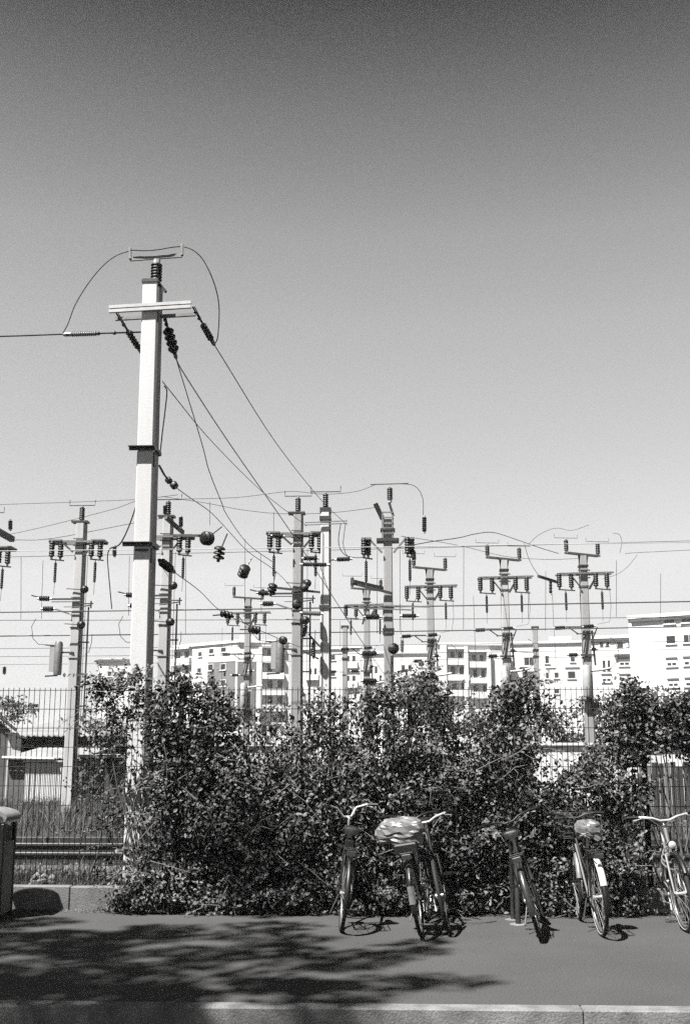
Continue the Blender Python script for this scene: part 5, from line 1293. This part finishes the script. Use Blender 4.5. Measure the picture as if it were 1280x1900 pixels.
def bicycle(label, rear, front, lean=0, steer=0, frame='bblack', bar='chrome', Rw=.345, style='city', guards='bblack', guard_white=False,
            carrier=True, basket=False, lamp=True, bag=False, grip='bblack', bar_w=.29, rear_up=True, bar_rise=.0, fork_mat=None, cable=False, seat_h=.98, flap=(158, 182), strip_=False):
    """rear and front are ground contact points; the bicycle stands on the ground and leans by `lean` degrees (to its right)"""
    rear = Vector((rear[0], rear[1], 0)); front = Vector((front[0], front[1], 0)); WB = 1.04
    hd = (front - rear); yaw = math.atan2(hd.y, hd.x)
    root = empty('bicycle', rear, (R(lean), 0, yaw)); root.rotation_mode = 'XYZ'
    root.matrix_world = Matrix.Translation(rear) @ Matrix.Rotation(yaw, 4, 'Z') @ Matrix.Rotation(R(lean), 4, 'X')
    tag(root, label, 'bicycle', 'bicycles parked against the hedge')
    ra = Vector((0, 0, Rw)); fa = Vector((WB, 0, Rw)); bb = Vector((.43, 0, .29)); st = Vector((.27, 0, .76)); ht = Vector((.80, 0, .90)); hl = Vector((.86, 0, .72))
    axis = (ht - hl).normalized(); S_ = Matrix.Translation(hl) @ Matrix.Rotation(R(steer), 4, axis) @ Matrix.Translation(-hl)
    f = MB()
    f.tube([bb, st], .015, 8); f.tube([hl - axis * .02, ht + axis * .02], .019, 10)
    if style == 'step': f.tube([hl + Vector((-.02, 0, .02)), Vector((.62, 0, .50)), Vector((.47, 0, .33)), bb], .021, 8); f.tube([ht - Vector((0, 0, .1)), Vector((.62, 0, .64)), Vector((.34, 0, .50))], .013, 8)
    else: f.tube([hl, bb], .017, 8); f.tube([ht - axis * .03, st], .015, 8)
    for s_ in (-1, 1):
        f.tube([bb + Vector((-.03, s_ * .03, 0)), ra + Vector((.06, s_ * .055, 0)), ra + Vector((0, s_ * .06, 0))], .009, 6)
        f.tube([st + Vector((0, s_ * .02, -.02)), ra + Vector((0, s_ * .06, 0))], .008, 6)
    f.tube([bb + Vector((0, -.035, 0)), bb + Vector((0, .035, 0))], .022, 10)
    f.build('frame', M[frame], root, True)
    f = MB()
    for s_ in (-1, 1): f.tube([hl + Vector((.0, s_ * .045, -.03)), hl.lerp(fa, .55) + Vector((.0, s_ * .052, -.02)), fa + Vector((0, s_ * .055, 0))], [.012, .011, .008], 8)
    f.tube([hl + Vector((0, -.05, -.03)), hl + Vector((0, .05, -.03))], .014, 8)
    xf(f, S_).build('fork', M[fork_mat or frame], root, True)
    wheel(root, 'rear_wheel', ra, Rw); wheel(root, 'front_wheel', fa, Rw, S_)
    if strip_:
        for cc_, X_ in ((ra, Matrix.Identity(4)), (fa, S_)):
            for s_ in (-1, 1):
                t = MB().torus(cc_ + Vector((0, s_ * .015, 0)), (0, 1, 0), Rw - .024, (.006, .003), 44, 6); xf(t, X_).build('reflective_strip', M['white'], root, True)
    # crank set
    cr_ = MB(); cr_.lathe([(.085, -.002), (.09, 0), (.085, .002)], 24, bb + Vector((0, -.045, 0)), (0, 1, 0))
    ch = cr_.build('chainring', M['dsteel'], root, True)
    t = MB(); t.bar(bb + Vector((0, -.06, 0)), bb + Vector((.05, -.065, -.16)), .018, .012); t.bar(bb + Vector((0, .06, 0)), bb + Vector((-.05, .065, .16)), .018, .012); t.build('crank', M['chrome'], root)
    for a, s_ in ((Vector((.05, -.07, -.16)), -1), (Vector((-.05, .07, .16)), 1)):
        t = MB(); q = bb + a + Vector((0, s_ * .05, 0)); t.box(q + Vector((.03, 0, 0)), (.02, .09, .02)); t.box(q - Vector((.03, 0, 0)), (.02, .09, .02)); t.box(q, (.05, .02, .014)); t.build('pedal', M['bblack'], root)
    t = MB(); t.tube([bb + Vector((0, -.045, .085)), ra + Vector((0, -.045, .03))], .004, 4); t.tube([bb + Vector((0, -.045, -.085)), ra + Vector((0, -.045, -.03))], .004, 4); t.build('chain', M['dsteel'], root)
    # seat post and saddle
    tp = st + (st - bb).normalized() * (seat_h - .05 - .76)
    t = MB(); t.tube([st - Vector((0, 0, .02)), tp], .0125, 8); t.build('seat_post', M['chrome'], root, True)
    sc = Vector((tp.x - .02, 0, seat_h - .015)); saddle_mesh(sc, 1.1).build('saddle', M['leather'], root, True)
    t = MB(); t.tube([sc + Vector((-.1, .03, -.04)), sc + Vector((0, .02, -.05)), sc + Vector((.1, .01, -.04))], .004, 4); t.tube([sc + Vector((-.1, -.03, -.04)), sc + Vector((0, -.02, -.05)), sc + Vector((.1, -.01, -.04))], .004, 4); t.build('saddle_rails', M['chrome'], root)
    # handlebar and stem
    h0 = ht + axis * .09; f = MB(); f.tube([ht, h0, h0 + Vector((.05, 0, .015))], .012, 8); xf(f, S_).build('stem', M[bar], root, True)
    hc = h0 + Vector((.05, 0, .015)); w = bar_w
    pts = [hc + Vector((-.10, w, .045 + bar_rise)), hc + Vector((-.03, w * .72, .045 + bar_rise)), hc + Vector((.015, w * .38, .03 + bar_rise * .8)), hc + Vector((0, w * .15, 0)), hc,
           hc + Vector((0, -w * .15, 0)), hc + Vector((.015, -w * .38, .03 + bar_rise * .8)), hc + Vector((-.03, -w * .72, .045 + bar_rise)), hc + Vector((-.10, -w, .045 + bar_rise))]
    f = MB(); f.tube(pts, .0115, 8); hb_ = xf(f, S_).build('handlebar', M[bar], root, True)
    for k in (0, 8):
        i2 = 1 if k == 0 else 7; d = (pts[k] - pts[i2]); f = MB(); f.tube([pts[i2] + d * .1, pts[k] + d * .12], .017, 8); xf(f, S_).build('grip', M[grip], hb_, True)
        f = MB(); q = pts[i2]; f.tube([q, q + Vector((.05, 0, -.01)), q + d * .8 + Vector((.05, 0, -.03))], .005, 5); xf(f, S_).build('brake_lever', M['chrome'], hb_, True)
    f = MB()
    for s_ in (-1, 1): f.tube([pts[4] + Vector((.03, s_ * .16, .03)), hc + Vector((.10, s_ * .07, -.05)), hl + Vector((.05, s_ * .02, .05)), hl + Vector((.03, s_ * .03, -.1))], .003, 4)
    xf(f, S_).build('brake_cable', M['bblack'], root)
    if guards:
        g = guard(ra, Rw, 38, 195).build('rear_mudguard', M[guards], root, True)
        if guard_white: guard(ra, Rw + .004, flap[0], flap[1], .030).build('white_flap', M['white'], g, True)
        g = guard(fa, Rw, 35, 165); xf(g, S_).build('front_mudguard', M['silver' if guard_white else guards], root, True)
        t = MB()
        for s_ in (-1, 1): t.tube([ra + Vector((0, s_ * .06, 0)), ra + Vector((-Rw * .9, s_ * .03, .08))], .0025, 4)
        t.split('mudguard_stay', M['chrome'], root)
    if carrier:
        z = .76; t = MB()
        for s_ in (-.055, 0, .055): t.tube([(.16, s_, z), (-.24, s_, z)], .005, 5)
        for x in (.14, -.05, -.24): t.tube([(x, -.058, z), (x, .058, z)], .005, 5)
        for s_ in (-.06, .06): t.tube([(-.16, s_, z), (0, s_ * 1.05, Rw)], .005, 5); t.tube([(.0, s_, z), (0, s_ * 1.05, Rw)], .005, 5)
        t.build('carrier', M['dsteel'], root)
        t = MB(); t.bbox((-.26, 0, .73), (.025, .085, .045), .006); t.build('rear_reflector', M['bgrey'], root)
    if lamp:
        q = hl + Vector((.09, 0, .06)); f = MB(); f.lathe([(.02, -.03), (.036, -.01), (.04, .03)], 14, q, (1, 0, 0)); l_ = xf(f, S_).build('headlamp', M['bblack'], root, True)
        f = MB(); f.lathe([(.037, .031), (.025, .038), (.005, .042)], 14, q, (1, 0, 0)); xf(f, S_).build('lens', M['lamp'], l_, True)
    if basket:
        bc = ht + Vector((.20, 0, .03)); t = MB()
        for k in range(6):
            z = -.13 + k * .05; wx_, wy_ = .11 + k * .008, .15 + k * .01
            t.tube([bc + Vector((sx * wx_, sy * wy_, z)) for sx, sy in ((-1, -1), (1, -1), (1, 1), (-1, 1), (-1, -1))], .0035, 4)
        for k in range(9):
            u = -1 + k / 4
            for s_ in (-1, 1): t.tube([bc + Vector((u * .11, s_ * .15, -.13)), bc + Vector((u * .15, s_ * .20, .12))], .0025, 3); t.tube([bc + Vector((s_ * .11, u * .15, -.13)), bc + Vector((s_ * .15, u * .20, .12))], .0025, 3)
            t.tube([bc + Vector((-.11, u * .15, -.13)), bc + Vector((.11, u * .15, -.13))], .0025, 3)
        xf(t, S_).build('basket', M['bblack'], root)
    # kickstand
    t = MB(); t.tube([bb + Vector((-.06, .04, 0)), Vector((.24, .11, .12))], .007, 6); t.build('kickstand', M['dsteel'], root)
    if cable:
        t = MB(); c_ = ht + Vector((.03, 0, -.18))
        for k in range(3): t.torus(c_ + Vector((0, 0, -.06 * k)), (.5, .35 * (k - 1), .8), .07 + .015 * k, .008, 24, 6)
        t.build('lock_cable', M['silver'], root, True)
    return root, sc

g = on_ground
# rear contact, front contact from the photograph
b1, sc = bicycle('dark bicycle with silver handlebars, rear wheel towards the viewer, left of the others', g(632, 1729), g(624, 1697), lean=7, steer=24, frame='bblack', bar='chrome', seat_h=.93, basket=False, carrier=True, lamp=False, bar_rise=.07)
t = MB(); t.bbox((.14, 0, .76), (.1, .10, .15), .02); t.build('saddle_bag', M['bblack'], b1)
b2, sc = bicycle('dark bicycle with a big plastic bag over its saddle and white mudguard flap', g(783, 1739), g(799, 1700), lean=-9, steer=-8, frame='bblack', bar='bblack', guards='bgrey', guard_white=True, seat_h=.93)
bag_over(b2, sc + Vector((-.06, 0.05, .02)), .15, .205, .115, seed=4, droop=1.0)
t = MB(); t.bbox((-.16, 0, .80), (.14, .22, .085), .012); t.build('carrier_box', M['bblack'], b2)
b3, sc = bicycle('slim dark bicycle facing the viewer, pressed against the bag covered one', g(822, 1702), g(836, 1743), lean=11, steer=-4, frame='bblack', bar='chrome', fork_mat='bblack', carrier=False, guards=None, basket=False, lamp=False, bar_w=.27)
b4, sc = bicycle('black bicycle leaning on the steel hoop stand, handlebars tilted', g(1003, 1743), g(1000, 1700), lean=-15, steer=12, frame='bblack', bar='bblack', guards='bgrey', seat_h=.95, bar_w=.30, lamp=False)
b5, sc = bicycle('black bicycle with basket, small bagged saddle and white mudguard flap', g(1117, 1738), g(1070, 1702), lean=-4, steer=-6, frame='bblack', bar='bgrey', guards='bblack', guard_white=True, basket=True, seat_h=.93, bar_w=.28, style='step', flap=(108, 158), strip_=True)
bag_over(b5, sc + Vector((-.05, 0, .0)), .12, .11, .10, seed=9, droop=.6)
b6, sc = bicycle('silver framed bicycle with lock cable facing the viewer at the right edge', g(1254, 1700), g(1283, 1742), lean=8, steer=10, frame='silver', bar='chrome', guards='bblack', carrier=False, cable=True, style='step', bar_w=.31, lamp=True, strip_=True)

# ------------------------------------------------------------------ street tree behind and left of the camera whose crown dapples the pavement
tr_base = Vector((-8.2, -1.0, 0.0))
tree = empty('street_tree', tr_base); tag(tree, 'tall street tree outside the view to the left that shades the pavement', 'tree')
t = MB(); t.tube([(0, 0, -.12), (.05, .1, 2), (.1, .3, 4.5), (.3, 0.6, 7.5), (.5, .9, 12)], [.30, .25, .22, .17, .1], 12); t.build('trunk', M['bark'], tree, True)
# crown: leaf sprays at 9 to 14 m; the density follows a ragged edge towards the right
def shade_density(x, y):
    """how full the crown is above the ground point (x, y) once followed towards the sun"""
    px, py = pix((x, y, 0))
    d = np.interp(px, [-600, 60, 330, 560, 720, 860, 960], [1, .97, .80, .52, .28, .12, 0.0])
    d *= np.interp(py, [1660, 1690, 1720, 1800, 1860], [0, .04, .55, 1.0, 1.15])
    if 700 < px < 900 and 1796 < py < 1832: d = max(d, .62)
    if px > 760 and py > 1838: d = 0
    if px > 640 and 1735 < py < 1790: d *= .5
    if px > 540 and py < 1745: d *= .2
    return d
pos = []; nr = []; br = []
for tries in range(760):
    gx = rnd.uniform(-9.0, 2.0); gy = rnd.uniform(4.2, 12.6)
    if rnd.random() > shade_density(gx, gy): continue
    z = rnd.uniform(12.5, 17.5); R0 = rnd.uniform(.22, .5)
    c_ = Vector((gx, gy, 0)) - SHADOW * z
    for k in range(int(300 * R0 * R0) + 14):
        a_ = rnd.uniform(0, 6.28); rr = R0 * math.sqrt(rnd.random())
        p = c_ + Vector((math.cos(a_) * rr * 1.25, math.sin(a_) * rr * .8, rnd.gauss(0, .12)))
        q = pix(p)
        if -40 < q[0] < 1320 and q[1] > -40: continue
        pos.append(p - tr_base); nr.append((rnd.gauss(0, .45), rnd.gauss(0, .45), 1))
    if rnd.random() < .2: br.append(c_ - tr_base)
V, T = leaf_arrays(np.array([list(p) for p in pos]), np.array(nr), rng.uniform(.10, .19, len(pos)), fold=.12, aspect=.75)
fast_mesh('crown', V, T, M['leaf'], kind='stuff', parent=tree)
t = MB()
for e in br[:60]:
    s0 = Vector((.3, .6, 7.5)) if rnd.random() < .5 else Vector((.5, .9, 11.9)); mid = s0.lerp(e, .5) + Vector((0, 0, .5))
    pm = mid + tr_base; q = pix(pm)
    t.tube([s0, mid, e], [.05, .03, .012], 5)
t.build('limbs', M['bark'], tree, True)

# ------------------------------------------------------------------ thin summer haze over the whole place
hz_ = MB(); hz_.box((0, 370, 9.0), (1420, 880, 20.4)); hzo = hz_.build('haze', None); tag(hzo, kind='stuff')
hm = bpy.data.materials.new('haze'); hm.use_nodes = True; hm.node_tree.nodes.clear()
ho = hm.node_tree.nodes.new('ShaderNodeOutputMaterial'); pv = hm.node_tree.nodes.new('ShaderNodeVolumePrincipled')
pv.inputs['Color'].default_value = (.9, .9, .9, 1); pv.inputs['Density'].default_value = HAZE; pv.inputs['Anisotropy'].default_value = 0.2
hm.node_tree.links.new(pv.outputs[0], ho.inputs['Volume']); hzo.data.materials.append(hm)
